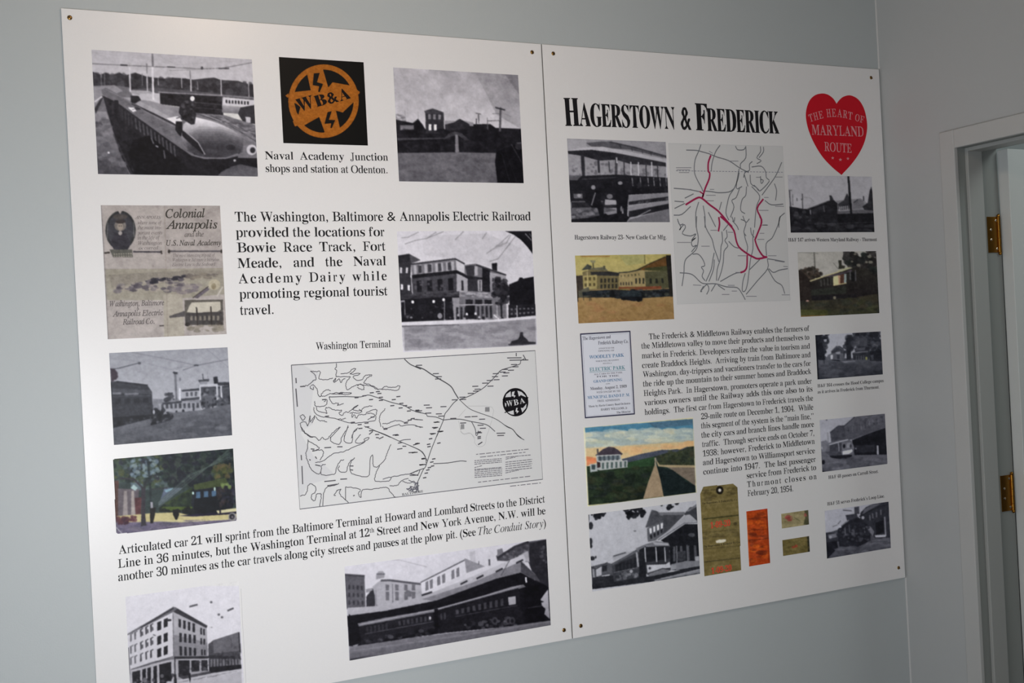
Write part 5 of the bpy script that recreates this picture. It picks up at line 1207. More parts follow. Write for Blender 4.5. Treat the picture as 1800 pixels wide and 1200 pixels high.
# ------------------------------------------------------------------ the two boards
ZTOP, ZBOT = EYE + 0.7536 * YF / D, EYE - 0.7694 * YF / D
XS = 1.3715 * YF / D
def board(x0, x1, label):
    root = bpy.data.objects.new('display_board', None); COL.objects.link(root)
    root.location = ((x0 + x1) / 2, D - THICK / 2, ZBOT)
    root['label'] = label; root['category'] = 'display board'; root['group'] = 'railway history boards side by side on the wall'
    o = np.array(root.location)
    bm = bmesh.new(); box_bm(bm, np.array((x0, YF, ZBOT)) - o, np.array((x1, D - .0004, ZTOP)) - o, .0008)
    me = bpy.data.meshes.new('board_panel'); bm.to_mesh(me); bm.free()
    me.materials.append(M_BOARD); me.materials.append(M_EDGE)
    for p in me.polygons:
        if abs(p.normal.y) < 0.3: p.material_index = 1
    link('board_panel', me, None, root)
    return root
BL = board(0.2248 * YF / D, XS - .0012, 'left white display board with black square emblem and wide black line map')
BR = board(XS + .0022, 2.5105 * YF / D, 'right white display board with large black heading, red heart and crimson route map')

def screw(x, y, root, proto=[]):
    o = np.array(root.location)
    P = plane([(x, y)])[0]
    if not proto:
        bm = bmesh.new()
        r = bmesh.ops.create_uvsphere(bm, u_segments=16, v_segments=8, radius=.0052)
        for v in bm.verts: v.co.y *= .42
        me = bpy.data.meshes.new('screw'); bm.to_mesh(me); bm.free()
        for p in me.polygons: p.use_smooth = True
        b = bmesh.new(); box_bm(b, (-.0046, -.0026, -.0007), (.0046, -.0016, .0007))
        bmesh.ops.rotate(b, cent=(0, 0, 0), matrix=Matrix.Rotation(.7, 3, 'Y'), verts=b.verts)
        ms = bpy.data.meshes.new('screw_slot'); b.to_mesh(ms); b.free()
        me.materials.append(M_BRASSD); ms.materials.append(M_SLOT)
        proto += [me, ms]
    s = link('screw', proto[0], None, root); s.location = np.array((P[0], YF, P[1])) - o
    t = link('screw_slot', proto[1], None, s)
for p in ((122.5, 31), (935.3, 91.8), (991.5, 1107)): screw(*p, BL)
q = plane([(991.5, 1107), (122.5, 31)]); r_ = np.array([q[1, 0], YF, q[0, 1] - EYE]); c_ = r_ @ ROT
screw(900 + FPX * c_[0] / c_[2], 600 + FPX * c_[1] / c_[2], BL)
for p in ((972.5, 94), (1531.2, 136.5), (1579.6, 997.5), (1021, 1099.5)): screw(*p, BR)

# ------------------------------------------------------------------ left board: pictures
print_mesh('photograph', art_yard(), BL, label='black and white photograph looking over streetcar roofs in a rail yard')
lg = print_mesh('emblem_print', art_logo(), BL, label='black square with orange round lightning emblem')
text('emblem_lettering', [('W', 346, 556, 496, 514, 172, 'fit'), ('B', 506, 512, 606, 484, 150, 'fit'), ('&', 608, 490, 716, 460, 152, 'fit'), ('A', 720, 460, 818, 431, 152, 'fit')], (460, 90, 5.217), lg, ink((17, 9, 7), 206), 'k', .0006, 'black slanted emblem letters', np.array(BL.location))
print_mesh('photograph', art_station(), BL, label='dark photograph of a two storey brick station beside tracks')
br = print_mesh('brochure_print', art_brochure(), BL, label='tan brochure page with oval portrait and town view')
C4 = (170, 350, 4.8)
BI = ink((74, 68, 66), 216)
text('brochure_lettering', [
    ('Colonial', 582, 158, 915, 152, 104, 'fit', 'j'), ('Annapolis', 585, 250, 1020, 246, 104, 'fit', 'j'), ('and the', 742, 318, 905, 315, 62, 'fit', 'i'), ('U.S. Naval Academy', 588, 392, 1050, 388, 66, 'fit', 'j'),
    ], C4, br, ink((66, 62, 58), 216), 'i', .0006, None, np.array(BL.location))
text('brochure_note', [
    ('ANNAPOLIS', 325, 165, 540, 165, 36, 'fit', 'i'), ('where some of', 345, 212, 545, 212, 44, 'fit', 'i'), ('the most im-', 345, 255, 545, 253, 44, 'fit', 'i'), ('portant events', 345, 298, 555, 296, 44, 'fit', 'i'), ('in the life of', 345, 340, 530, 338, 44, 'fit', 'i'), ('Washington', 350, 385, 550, 383, 46, 'fit', 'i'), ('occurred', 355, 425, 520, 423, 40, 'fit', 'i')], C4, br, ink((96, 90, 90), 216), 'i', .0006, None, np.array(BL.location))
text('brochure_note', [
    ('The most interesting trip out of', 645, 488, 995, 484, 40, 'fit', 'i'), ('Washington or Baltimore is Interurban', 640, 525, 1035, 522, 40, 'fit', 'i'), ('Electric Line to the Seaboard', 638, 565, 1000, 560, 40, 'fit', 'i')], C4, br, ink((96, 90, 90), 216), 'i', .0006, None, np.array(BL.location))
text('brochure_company_name', [
    ('Washington, Baltimore', 110, 905, 570, 893, 66, 'fit', 'j'), ('&', 335, 935, 362, 934, 50, 'fit', 'i'), ('Annapolis Electric', 135, 990, 560, 978, 68, 'fit', 'j'), ('Railroad Co.', 220, 1058, 490, 1050, 66, 'fit', 'j')], C4, br, ink((96, 90, 90), 216), 'i', .0006, None, np.array(BL.location))
print_mesh('photograph', art_hotel(), BL, label='photograph of a corner terminal building with shops')
print_mesh('photograph', art_boat(), BL, label='bluish photograph of a streetcar meeting a ferry boat')
print_mesh('postcard_print', art_street(), BL, label='coloured postcard of a tree shaded street with streetcar')
print_mesh('photograph', art_block(), BL, label='photograph of a white four storey corner building')
ribbons('photograph_edge_line', [((200, 1030, 7.058), 0.7, False, [[1578, 30, 1600, 500, 1625, 900, 1640, 1200]])], BL, ink((176, 174, 176), 214), .0002)
print_mesh('photograph', art_train(), BL, label='wide photograph of a dark articulated train beside a shed')

# ------------------------------------------------------------------ left board: words
text('caption', [('Naval Academy Junction', 30, 990, 1162, 1004, 106), ('shops and station at Odenton.', 35, 1107, 1160, 1120, 106, 'fit')], (460, 90, 5.217), BL)
C5 = (400, 360, 3.2727)
text('paragraph', [('The Washington, Baltimore & Annapolis Electric Railroad', 42, 96, 1745, 89, 83, 'fit'), ('provided the locations for', 46, 185, 905, 180, 83), ('Bowie Race Track, Fort', 52, 273, 910, 263, 83),
    ('Meade, and the Naval', 57, 363, 914, 347, 83), ('Academy Dairy while', 62, 452, 918, 433, 83, 'space'), ('promoting regional tourist', 66, 540, 922, 520, 83), ('travel.', 72, 633, 270, 627, 83, 'fit')], C5, BL)
text('caption', [('Washington Terminal', 555, 614.5, 687, 610, 19, 'fit')], (0, 0, 1.0), BL)
C6 = (200, 860, 2.3377)
text('paragraph', [('Articulated car 21 will sprint from the Baltimore Terminal at Howard and Lombard Streets to the District', 20, 266, 1772, 53, 53, 'fit'),
    ('Line in 36 minutes, but the Washington Terminal at 12^th^ Street and New York Avenue, N.W. will be', 17, 323, 1775, 101, 53),
    ('another 30 minutes as the car travels along city streets and pauses at the plow pit. (See ~The Conduit Story~)', 18, 377, 1777, 152, 53, 'fit')], C6, BL)

# ------------------------------------------------------------------ left board: the line map
mp = shape('map_print', [[512, 641.5, 940.5, 616, 953.8, 842, 527, 894.5]], (0, 0, 1.0), BL, ink((204, 204, 204), 216), .0002, None, 'black on white line map of an electric railroad')
OL = np.array(BL.location)
shape('map_water', [[512.8, 642.5, 532, 641.5, 560, 655, 552, 676, 546, 720, 550, 745, 528, 760, 550, 800, 585, 830, 574, 842, 541, 852, 530, 872, 526.5, 872],], (0, 0, 1.0), mp, ink((196, 196, 198), 216), .00024, OL, 'pale grey water')
MA, MB_, MC, MD = (500, 610, 7.5), (730, 610, 7.5), (510, 750, 7.5), (720, 730, 7.2)
ribbons('map_frame', [((0, 0, 1.0), 1.9, False, [[512, 641.5, 940.5, 616, 953.8, 842, 527, 894.5, 512, 641.5]])], mp, ink((84, 84, 90), 216), .0003, OL)
COAST_A = [[340, 318, 400, 320, 470, 325, 455, 410, 520, 430, 600, 415, 640, 410], [340, 318, 390, 350, 415, 400, 410, 430, 380, 440, 350, 470, 310, 500, 270, 515, 205, 520], [685, 210, 685, 260, 665, 285, 690, 310, 680, 370, 700, 390, 850, 390, 860, 400, 810, 480, 830, 560, 900, 520, 980, 490, 1040, 500, 1140, 510, 1210, 550, 1280, 550, 1330, 520, 1430, 530, 1520, 510, 1490, 565, 1380, 560, 1280, 555],
    [740, 350, 850, 335, 890, 290, 940, 285, 900, 330, 870, 355, 990, 345, 970, 365, 910, 385, 930, 420, 1000, 440, 1060, 380, 1110, 365, 1150, 370, 1100, 400, 1050, 470, 1120, 490, 1200, 530, 1240, 560], [640, 450, 680, 410, 650, 470, 720, 420, 740, 470, 770, 430, 800, 410], [350, 505, 380, 500, 430, 560, 440, 620, 470, 650, 500, 600, 560, 560, 610, 575], [340, 510, 350, 550, 380, 560, 380, 520],
    [465, 650, 540, 640, 590, 620, 700, 615, 840, 625, 880, 605, 840, 600, 700, 600, 630, 610], [590, 650, 600, 690, 640, 740, 710, 740, 700, 770, 780, 740], [400, 710, 400, 760, 430, 780, 540, 770, 560, 690, 520, 720], [385, 790, 400, 860, 450, 900, 500, 920, 620, 930, 720, 950, 810, 940], [420, 790, 440, 840, 520, 860, 560, 870, 540, 800, 600, 800, 660, 830, 750, 830, 720, 870, 760, 900, 800, 860, 860, 850, 920, 790, 970, 765, 900, 820, 1000, 840, 1050, 790, 1160, 775],
    [890, 870, 890, 930, 920, 890, 950, 935, 980, 890, 1060, 890, 1090, 860, 1180, 820, 1220, 830, 1210, 880, 1200, 960], [1270, 1050, 1250, 950, 1270, 880, 1330, 810], [1290, 1010, 1380, 1000, 1440, 970, 1520, 970, 1600, 990, 1680, 950, 1800, 960], [700, 950, 830, 990, 900, 1000, 1050, 990, 1200, 965], [1290, 1040, 1330, 1070, 1500, 1020, 1540, 1040, 1680, 1020, 1800, 1060], [410, 910, 450, 960, 520, 970, 560, 990], [205, 910, 240, 890, 270, 930, 240, 960, 205, 910], [210, 1000, 270, 980, 310, 1040, 340, 900, 340, 990, 400, 900, 360, 1000], [205, 1000, 240, 1100, 340, 1180, 390, 1180],
    [740, 1050, 600, 1200], [840, 1030, 790, 1180], [970, 1060, 920, 1110, 880, 1200], [860, 870, 900, 860, 960, 870, 1020, 850, 980, 820], [1090, 880, 1150, 870, 1190, 900, 1120, 940, 1100, 960], [960, 510, 1000, 490, 1045, 520, 1040, 560, 990, 550, 960, 525]]
COAST_C = [[150, 0, 180, 60, 280, 130, 330, 130, 380, 180, 420, 140, 460, 170, 500, 150, 560, 80, 650, 0], [530, 130, 540, 190, 620, 230, 660, 210, 690, 120, 770, 0], [720, 110, 715, 190, 790, 215, 820, 190, 830, 90, 880, 30], [930, 100, 860, 190, 900, 215, 970, 200, 1040, 145, 980, 160, 970, 210, 850, 260, 720, 320, 570, 355, 510, 390, 440, 450, 330, 470], [235, 165, 230, 280, 205, 360, 230, 440, 260, 530, 320, 600, 380, 620, 410, 560, 420, 500, 470, 495],
    [235, 180, 350, 250, 380, 290, 290, 320, 410, 305, 440, 350, 390, 440], [400, 590, 420, 630, 580, 625, 610, 540, 660, 450, 710, 430], [650, 510, 630, 560, 660, 590, 740, 590, 780, 470, 850, 405], [850, 405, 800, 470, 800, 600, 900, 640, 1030, 650, 1050, 480, 1060, 400, 1090, 380, 1090, 500, 1130, 530, 1180, 500, 1250, 430, 1280, 340, 1330, 230], [1180, 510, 1130, 610, 1115, 700, 1150, 720, 1300, 710, 1330, 660, 1220, 690], [1340, 660, 1500, 630, 1600, 610, 1750, 550],
    [1310, 775, 1410, 770, 1470, 710, 1560, 680], [130, 915, 210, 880, 240, 770, 290, 755, 340, 800, 330, 860, 280, 900, 290, 960, 330, 970, 350, 890, 400, 880, 410, 920, 390, 1050], [440, 870, 430, 1040], [440, 890, 480, 800, 620, 760, 640, 740], [620, 840, 670, 820, 650, 880, 740, 970, 770, 1000], [620, 830, 580, 900, 600, 900], [730, 790, 910, 820, 900, 880, 930, 930, 960, 830, 1100, 820, 1230, 800, 1280, 800, 1340, 880, 1390, 930], [730, 790, 730, 960], [1480, 720, 1560, 740, 1640, 720, 1660, 850, 1560, 830, 1600, 780]]
ribbons('map_coastline', [(MA, 1.75, True, COAST_A), (MC, 1.75, True, COAST_C)], mp, ink((78, 76, 82), 216), .0003, OL, 'grey coast and river lines', .42)
ribbons('map_boundary', [(MB_, .7, True, [[690, 775, 1010, 790, 1010, 950], [570, 970, 600, 1100, 640, 1140, 720, 1130, 790, 1200], [570, 920, 660, 820]]), (MD, .7, True, [[820, 340, 860, 390, 920, 390, 960, 350, 970, 270, 1000, 190, 1040, 60], [640, 200, 690, 240, 770, 225, 820, 300, 820, 340]])], mp, ink((158, 158, 160), 216), .0003, OL, 'thin grey boundary')
ROUTES = [(MA, 2.0, True, [[590, 650, 620, 655, 800, 650, 1000, 655, 1100, 630, 1180, 650, 1300, 690, 1420, 730, 1580, 770, 1680, 830, 1800, 860]]), (MA, 1.6, True, [[1050, 1040, 1170, 1090, 1400, 1190]]), (MC, 1.8, True, [[1080, 40, 1250, 100, 1440, 190, 1700, 300, 1770, 370, 1790, 430, 1790, 480], [1440, 190, 1500, 170, 1590, 165]]),
    (MA, 2.4, True, [[1580, 155, 1650, 220, 1720, 255, 1800, 290]]), (MB_, 2.8, True, [[0, 250, 110, 290, 200, 350, 300, 410, 420, 480, 480, 530, 520, 600, 570, 680]]), (MB_, 1.7, True, [[580, 690, 700, 800, 800, 850, 1000, 920, 1100, 970, 1210, 1050, 1280, 1080, 1330, 1140, 1400, 1200]]), (MD, 1.8, True, [[1200, 120, 1240, 142, 1310, 180, 1370, 260, 1450, 310]]),
    (MB_, 2.0, True, [[580, 690, 720, 640, 880, 550, 960, 480, 1040, 400, 1120, 310, 1200, 280, 1300, 250, 1380, 220, 1390, 180, 1440, 150], [560, 690, 500, 740, 430, 830, 390, 880, 370, 960, 330, 1060, 280, 1180], [370, 960, 470, 950, 600, 950, 740, 980, 900, 1010, 970, 1040, 1050, 1110], [740, 980, 790, 1080, 800, 1160, 820, 1150, 830, 1100], [0, 850, 140, 880, 160, 910, 270, 920, 370, 960], [0, 950, 100, 960], [0, 1040, 100, 1055]]),
    (MD, 2.0, True, [[380, 160, 370, 190, 310, 340, 270, 440, 230, 560, 200, 650, 170, 690, 120, 800, 100, 850, 95, 950], [0, 380, 110, 430, 170, 480, 220, 570], [300, 610, 480, 600, 640, 575, 720, 580], [0, 740, 90, 700, 180, 670], [0, 760, 100, 750, 130, 690]])]
ribbons('map_routes', ROUTES, mp, ink((82, 82, 86), 216), .00034, OL, 'dark railway route lines')
ticks = [(MA, 2.7, False, [[x - 26, y + 3, x + 28, y - 2] for x, y in ((1150, 600), (1230, 585), (1250, 610), (1140, 690), (1270, 700), (1440, 690), (1500, 650), (1420, 770), (1540, 740), (1590, 770), (1530, 800), (1650, 790), (1640, 840), (1750, 830), (950, 665), (1050, 640), (740, 610), (520, 690), (560, 910), (900, 990), (990, 1020), (1090, 1050), (1000, 1070), (1140, 1100), (1330, 1080), (1600, 1000), (1650, 960), (1690, 940), (1080, 1000), (1160, 920), (1270, 660), (1480, 1160), (1220, 1150))] + [[150, 405, 155, 475], [150, 545, 170, 785], [205, 520, 275, 515]]),
    (MB_, 2.4, False, [[x - 40, y, x + 40, y - 3] for x, y in ((730, 610), (800, 580), (820, 555), (790, 517), (920, 475), (990, 515), (980, 440), (1070, 430), (1050, 390), (1060, 350), (1180, 380), (1150, 330), (1200, 340), (1180, 295), (1260, 305), (1320, 260), (1300, 230), (620, 660), (520, 695), (630, 690), (270, 350), (310, 390), (300, 420), (50, 240), (370, 785), (150, 765), (180, 800), (310, 880), (340, 910), (170, 870), (50, 840), (280, 990), (260, 1060), (330, 1110), (230, 1140), (690, 920), (780, 915), (880, 950), (630, 1000), (860, 1030), (890, 1070), (840, 1130), (500, 940))] + [[1210, 142, 1400, 140], [1240, 172, 1490, 168], [1330, 75, 1330, 120], [1420, 100, 1460, 170], [1070, 1135, 1185, 1132], [1080, 1165, 1170, 1162]]),
    (MC, 2.5, False, [[450, 275, 540, 270], [620, 262, 690, 262], [450, 720, 600, 705], [660, 690, 750, 685], [145, 370, 150, 440], [155, 515, 165, 755], [490, 775, 620, 755], [1040, 100, 1090, 60], [1130, 140, 1170, 145], [1170, 160, 1230, 130], [1350, 110, 1420, 100], [1480, 255, 1530, 255], [1420, 215, 1480, 205], [1620, 240, 1710, 215], [1560, 340, 1680, 335], [1730, 425, 1790, 418], [1700, 500, 1790, 495], [270, 290, 320, 295], [330, 390, 350, 420], [250, 430, 270, 440], [330, 500, 400, 515], [1410, 295, 1480, 285], [830, 910, 850, 900], [1580, 620, 1690, 640], [780, 515, 835, 515], [790, 565, 830, 570]]),
    (MD, 2.9, False, [[x - 22, y + 3, x + 22, y - 5] for x, y in ((340, 85), (320, 160), (290, 235), (265, 295), (245, 395), (240, 365), (395, 205), (370, 350), (90, 355), (170, 545), (305, 550), (280, 590), (150, 625), (290, 640), (250, 660), (230, 690), (210, 730), (190, 788), (50, 470), (880, 210), (880, 270), (880, 290))] + [[865, 370, 920, 335]])]
marks('map_place_name', ticks, mp, ink((80, 78, 84), 216), .00038, OL)
shape('map_blocks', [[920, 790, 978, 790, 978, 850, 918, 850]], MB_, mp, ink((130, 130, 132), 216), .00038, OL)
shape('map_blocks', [[645, 110, 690, 108, 692, 170, 645, 176]], MD, mp, ink((136, 136, 138), 216), .00038, OL)
ribbons('map_city_streets', [(MC, 2.0, False, [[1540, 830, 1600, 790, 1680, 800, 1690, 850], [1560, 850, 1640, 800, 1640, 760, 1690, 740], [1600, 850, 1700, 770], [1530, 815, 1690, 825], [1650, 735, 1670, 860], [1580, 780, 1620, 850], [1680, 720, 1690, 860], [1560, 700, 1640, 740, 1690, 735]])], mp, ink((90, 90, 100), 216), .00036, OL, 'dark tangle of city streets')
text('map_city_name', [('BALTIMORE', 1475, 908, 1755, 862, 46, 'fit')], MC, mp, ink((60, 60, 66), 216), 'b', .0004, None, OL)
fine = []
fine += words(840, 492, 1505, 425, 1, 50, 14) + words(890, 527, 1465, 465, 2, 50, 14)
for k in range(6):
    if k == 3: continue
    fine += words(820, 572 + k * 22, 1165 if k not in (4,) else 920, 545 + k * 22, 3 + k, 34, 6)
for k in range(5): fine += words(822, 695 + k * 22, 1170, 668 + k * 22, 13 + k, 34, 6)
for k in range(2): fine += words(1215, 528 + k * 24, 1540 - 200 * k, 498 + k * 28, 23 + k, 34, 7)
for k in range(6): fine += words(1212, 592 + k * 27, 1550 if k < 5 else 1380, 555 + k * 27, 33 + k, 34, 6)
fine += words(865, 845, 1525, 768, 51, 60, 16) + words(1270, 895, 1660, 852, 52, 50, 16)
ribbons('map_small_print', [(MD, 1.9, False, fine)], mp, ink((112, 110, 116), 216), .00038, OL, 'tiny illegible print')
# round emblem on the map
em_c, ex, ey = (1320, 725), 170, 187
def ring(rx, ry, n=40, a0=0, a1=2 * math.pi):
    return [(em_c[0] + rx * math.cos(t), em_c[1] + ry * math.sin(t)) for t in np.linspace(a0, a1, n, endpoint=False)]
shape('map_emblem', [np.array(ring(ex, ey)).ravel(), [1145, 690, 1175, 670, 1175, 710], [1495, 665, 1465, 650, 1465, 690], [1170, 860, 1190, 870, 1210, 840]], MB_, mp, ink((20, 18, 22), 216), .0004, OL, 'small black round emblem')
shape('map_emblem_detail', [[1185, 660, 1200, 620, 1255, 580, 1262, 655], [1345, 572, 1400, 590, 1450, 640, 1460, 660, 1390, 630, 1365, 650], [1275, 590, 1310, 580, 1298, 630, 1322, 640, 1300, 670, 1300, 650, 1270, 645], [1215, 855, 1295, 830, 1300, 890, 1260, 885], [1390, 800, 1420, 800, 1465, 745, 1460, 800, 1410, 860], [1330, 800, 1350, 800, 1340, 830, 1365, 845, 1335, 875, 1335, 850, 1318, 850], [1180, 730, 1200, 745, 1195, 790, 1182, 770]], MB_, mp, ink((196, 196, 198), 216), .00046, OL)
text('map_emblem_lettering', [('W', 1205, 785, 1290, 770, 110, 'fit'), ('B', 1300, 770, 1365, 755, 110, 'fit'), ('A', 1378, 750, 1450, 730, 104, 'fit')], MB_, mp, ink((196, 196, 198), 216), 'b', .0005, None, OL)

# ------------------------------------------------------------------ right board: pictures
OR = np.array(BR.location)
print_mesh('photograph', art_opencar(), BR, label='photograph of an open sided streetcar with two crewmen')
print_mesh('photograph', art_wm(), BR, label='dark photograph of a streetcar by a tall pole')
print_mesh('postcard_print', art_square(), BR, label='yellow toned postcard of a town square with carriages')
print_mesh('photograph', art_greencar(), BR, label='faded colour photograph of an old streetcar in grass')
print_mesh('photograph', art_campus(), BR, label='dark photograph of a streetcar among campus trees')
print_mesh('photograph', art_carroll(), BR, label='photograph of a streetcar beside a dark awning')
print_mesh('postcard_print', art_heights(), BR, label='coloured postcard of a white hotel and path at sunset')
print_mesh('photograph', art_depot(), BR, label='photograph of streetcars at a gabled depot')
print_mesh('photograph', art_loop(), BR, label='dark photograph of a streetcar below long porches')
tg = print_mesh('luggage_tag_print', art_tag(), BR, label='brown luggage tag with a hole and red dates')
CT = (1220, 840, 6.668)
RED = ink((150, 44, 34), 150)
text('tag_date', [('1-09-20', 190, 590, 425, 556, 104, 'fit')], CT, tg, RED, 'b', .0006, 'red stamped date', OR)
text('tag_date', [('1-09-20', 202, 1122, 440, 1080, 100, 'fit')], CT, tg, RED, 'b', .0006, 'red stamped date', OR)
text('tag_print', [('The Hagerstown & Frederick Ry. Co.', 90, 310, 510, 262, 36, 'fit')], CT, tg, ink((30, 26, 20), 150), 'b', .0006, None, OR)
text('tag_print', [('The Hagerstown & Frederick Ry. Co.', 110, 815, 540, 758, 36, 'fit')], CT, tg, ink((30, 26, 20), 150), 'b', .0006, None, OR)
print_mesh('ticket_print', art_orange(), BR, label='tall orange ticket')
print_mesh('ticket_print', art_pass(), BR, label='small grey green ticket with red marks')
print_mesh('ticket_print', art_stub(), BR, label='small dark olive ticket')

# red heart
CH = (1400, 150, 7.27)
hp = smooth(np.array([[512, 235], [470, 170], [400, 118], [320, 104], [230, 130], [160, 205], [122, 330], [125, 450], [160, 590], [230, 750], [330, 910], [450, 1040], [575, 1145]]), 4)
hq = smooth(np.array([[575, 1145], [700, 1010], [800, 870], [870, 720], [902, 560], [895, 430], [860, 290], [790, 180], [690, 128], [600, 145], [545, 190], [512, 235]]), 4)
heart = shape('heart_emblem', [np.concatenate([hp, hq[1:-1]]).ravel()], CH, BR, ink((138, 12, 24), 158), .0003, None, 'red heart shaped emblem')
HW = ink((150, 104, 108), 158)
arc_txt = []
def on_arc(word, xs, ys, em):
    return [(c, xs[i][0], ys[i][0], xs[i][1], ys[i][1], em, 'fit') for i, c in enumerate(word)]
arc_txt += [('T', 172, 470, 222, 452, 140, 'fit'), ('H', 228, 450, 286, 434, 140, 'fit'), ('E', 292, 430, 346, 418, 140, 'fit'), ('H', 388, 408, 446, 403, 150, 'fit'), ('E', 452, 402, 508, 402, 150, 'fit'), ('A', 520, 402, 584, 410, 150, 'fit'), ('R', 590, 412, 650, 424, 145, 'fit'), ('T', 655, 428, 712, 442, 140, 'fit'), ('O', 745, 448, 800, 466, 130, 'fit'), ('F', 805, 468, 858, 486, 130, 'fit'),
    ('MARYLAND', 195, 630, 860, 655, 190, 'fit'), ('ROUTE', 355, 838, 705, 862, 170, 'fit')]
text('heart_lettering', arc_txt, CH, heart, HW, 'r', .0005, 'pale letters on the heart', OR)
def star(cx, cy, r):
    return np.array([(cx + r * (1 if k % 2 == 0 else .42) * math.sin(k * math.pi / 5), cy - r * (1 if k % 2 == 0 else .42) * math.cos(k * math.pi / 5)) for k in range(10)]).ravel()
shape('heart_stars', [star(462, 928, 22), star(560, 950, 24), star(656, 936, 22)], CH, heart, HW, .0005, OR, 'three small white stars')

# park poster
CP = (1010, 575, 7.273)
po = shape('poster_print', [[76, 90, 706, 55, 762, 1110, 136, 1158]], CP, BR, ink((182, 184, 192), 186), .0002, None, 'pale blue park opening poster with black border')
ribbons('poster_border', [(CP, 3.6, False, [[70, 88, 712, 52], [706, 50, 764, 1112], [768, 1106, 130, 1156], [138, 1162, 76, 84]]), (CP, .5, False, [[100, 112, 690, 78, 742, 1090, 158, 1132, 100, 112]])], po, ink((56, 56, 74), 186), .0003, OR)
DK = ink((64, 64, 78), 186); BLU = ink((50, 96, 132), 186); TEA = ink((62, 112, 122), 186)
text('poster_heading', [('The Hagerstown and', 105, 165, 462, 140, 62, 'fit'), ('Frederick Railway Co.', 302, 222, 690, 200, 66, 'fit')], CP, po, DK, 'b', .0003, None, OR)
for ln in (('WOODLEY PARK', 188, 404, 632, 375, 64, 'fit'), ('GRAND OPENING', 242, 710, 610, 684, 50, 'fit'), ('MUNICIPAL BAND 8 P. M.', 165, 918, 708, 880, 56, 'fit')): text('poster_blue_line', [ln], CP, po, BLU, 'b', .0003, 'blue lettering', OR)
text('poster_teal_line', [('ELECTRIC PARK', 192, 565, 645, 535, 70, 'fit')], CP, po, TEA, 'b', .0003, 'teal lettering', OR)
ribbons('poster_underline', [(CP, .9, False, [[190, 578, 650, 548]])], po, TEA, .0003, OR)
for ln in (('ANNOUNCES THE', 305, 280, 508, 270, 26, 'fit'), ('OPENING OF', 303, 313, 508, 305, 28, 'fit'), ('WHICH WILL BE KNOWN', 270, 445, 565, 426, 28, 'fit'), ('HEREAFTER AS', 360, 470, 475, 465, 22, 'fit'), ('ALL CARS TO THE PARK', 245, 612, 612, 586, 30, 'fit'), ('FOR THE', 280, 642, 568, 628, 32, 'fit'), ('ON', 400, 732, 455, 728, 24, 'fit'),
    ('WITH CONCERT BY THE', 280, 845, 588, 824, 34, 'fit'), ('FREE ADMISSION', 292, 955, 580, 938, 38, 'fit')): text('poster_small_print', [ln], CP, po, ink((84, 84, 96), 186), 'b', .0003, None, OR)
text('poster_date', [('Monday, August 2, 1909', 200, 803, 668, 770, 54, 'fit')], CP, po, ink((52, 52, 62), 186), 'b', .0003, None, OR)
text('poster_credit', [('Music by Harris Country Band Orchestra', 178, 1025, 712, 982, 38, 'fit'), ('HARRY WILLIAMS, Jr.', 335, 1066, 682, 1042, 42, 'fit'), ('The Director', 535, 1102, 718, 1086, 38, 'fit')], CP, po, ink((52, 52, 62), 186), 'b', .0003, None, OR)

# ------------------------------------------------------------------ right board: the route map
CE, CF = (1170, 245, 7.743), (1170, 380, 7.5)
rm = shape('map_print', [[1175, 252, 1375.5, 257, 1389, 527.5, 1190.5, 534.5]], (0, 0, 1.0), BR, ink((158, 158, 158), 168), .0002, None, 'grey valley map with crimson railway routes')
ribbons('map_frame', [((0, 0, 1.0), .8, False, [[1175, 252, 1375.5, 257, 1389, 527.5, 1190.5, 534.5, 1175, 252]])], rm, ink((138, 140, 142), 168), .00026, OR)
RIV_E = [[480, 70, 450, 160, 400, 280, 390, 430, 420, 530, 490, 660, 500, 700], [740, 80, 690, 150, 660, 220, 630, 330, 620, 430], [280, 145, 420, 150, 500, 170, 590, 195, 700, 240, 860, 290, 1010, 390, 1130, 450], [950, 90, 980, 140, 1060, 140, 1090, 100], [1090, 90, 1090, 250, 1020, 330, 1020, 400], [1290, 95, 1290, 170, 1240, 250, 1300, 290, 1240, 330], [1330, 100, 1330, 170, 1270, 250], [1170, 375, 1300, 365, 1360, 440, 1370, 520, 1410, 570, 1300, 690, 1260, 690, 1230, 650, 1160, 600, 1150, 480],
    [1000, 450, 980, 550, 930, 670, 870, 760, 840, 870, 820, 1000, 860, 1100], [500, 700, 620, 710, 720, 725, 860, 715, 930, 670], [1100, 640, 1090, 760, 1040, 820, 1020, 960, 1080, 1010], [1010, 650, 960, 790, 900, 830, 930, 920, 880, 1060], [1170, 640, 1280, 770, 1240, 900, 1220, 1050, 1210, 1200], [1580, 310, 1520, 450, 1470, 540, 1390, 650, 1310, 760], [1480, 600, 1510, 700, 1495, 830], [1350, 830, 1440, 890, 1600, 880], [1620, 1000, 1550, 1070, 1540, 1200],
    [110, 1030, 220, 1020, 340, 910], [450, 850, 410, 1000, 415, 1200], [510, 900, 535, 1050, 535, 1200], [580, 990, 680, 1190], [120, 840, 250, 850], [760, 850, 730, 960], [160, 1080, 190, 1160, 240, 1150], [900, 1050, 930, 1120, 940, 1060], [1050, 1040, 1090, 1130, 1140, 1080], [110, 665, 300, 680, 460, 710], [1180, 300, 1140, 340, 1140, 420, 1080, 450, 1060, 520], [1290, 500, 1300, 600, 1330, 560, 1290, 540], [120, 940, 260, 870], [260, 800, 380, 740], [1200, 620, 1270, 690], [1070, 480, 1120, 640], [1000, 400, 960, 660, 1040, 640]]
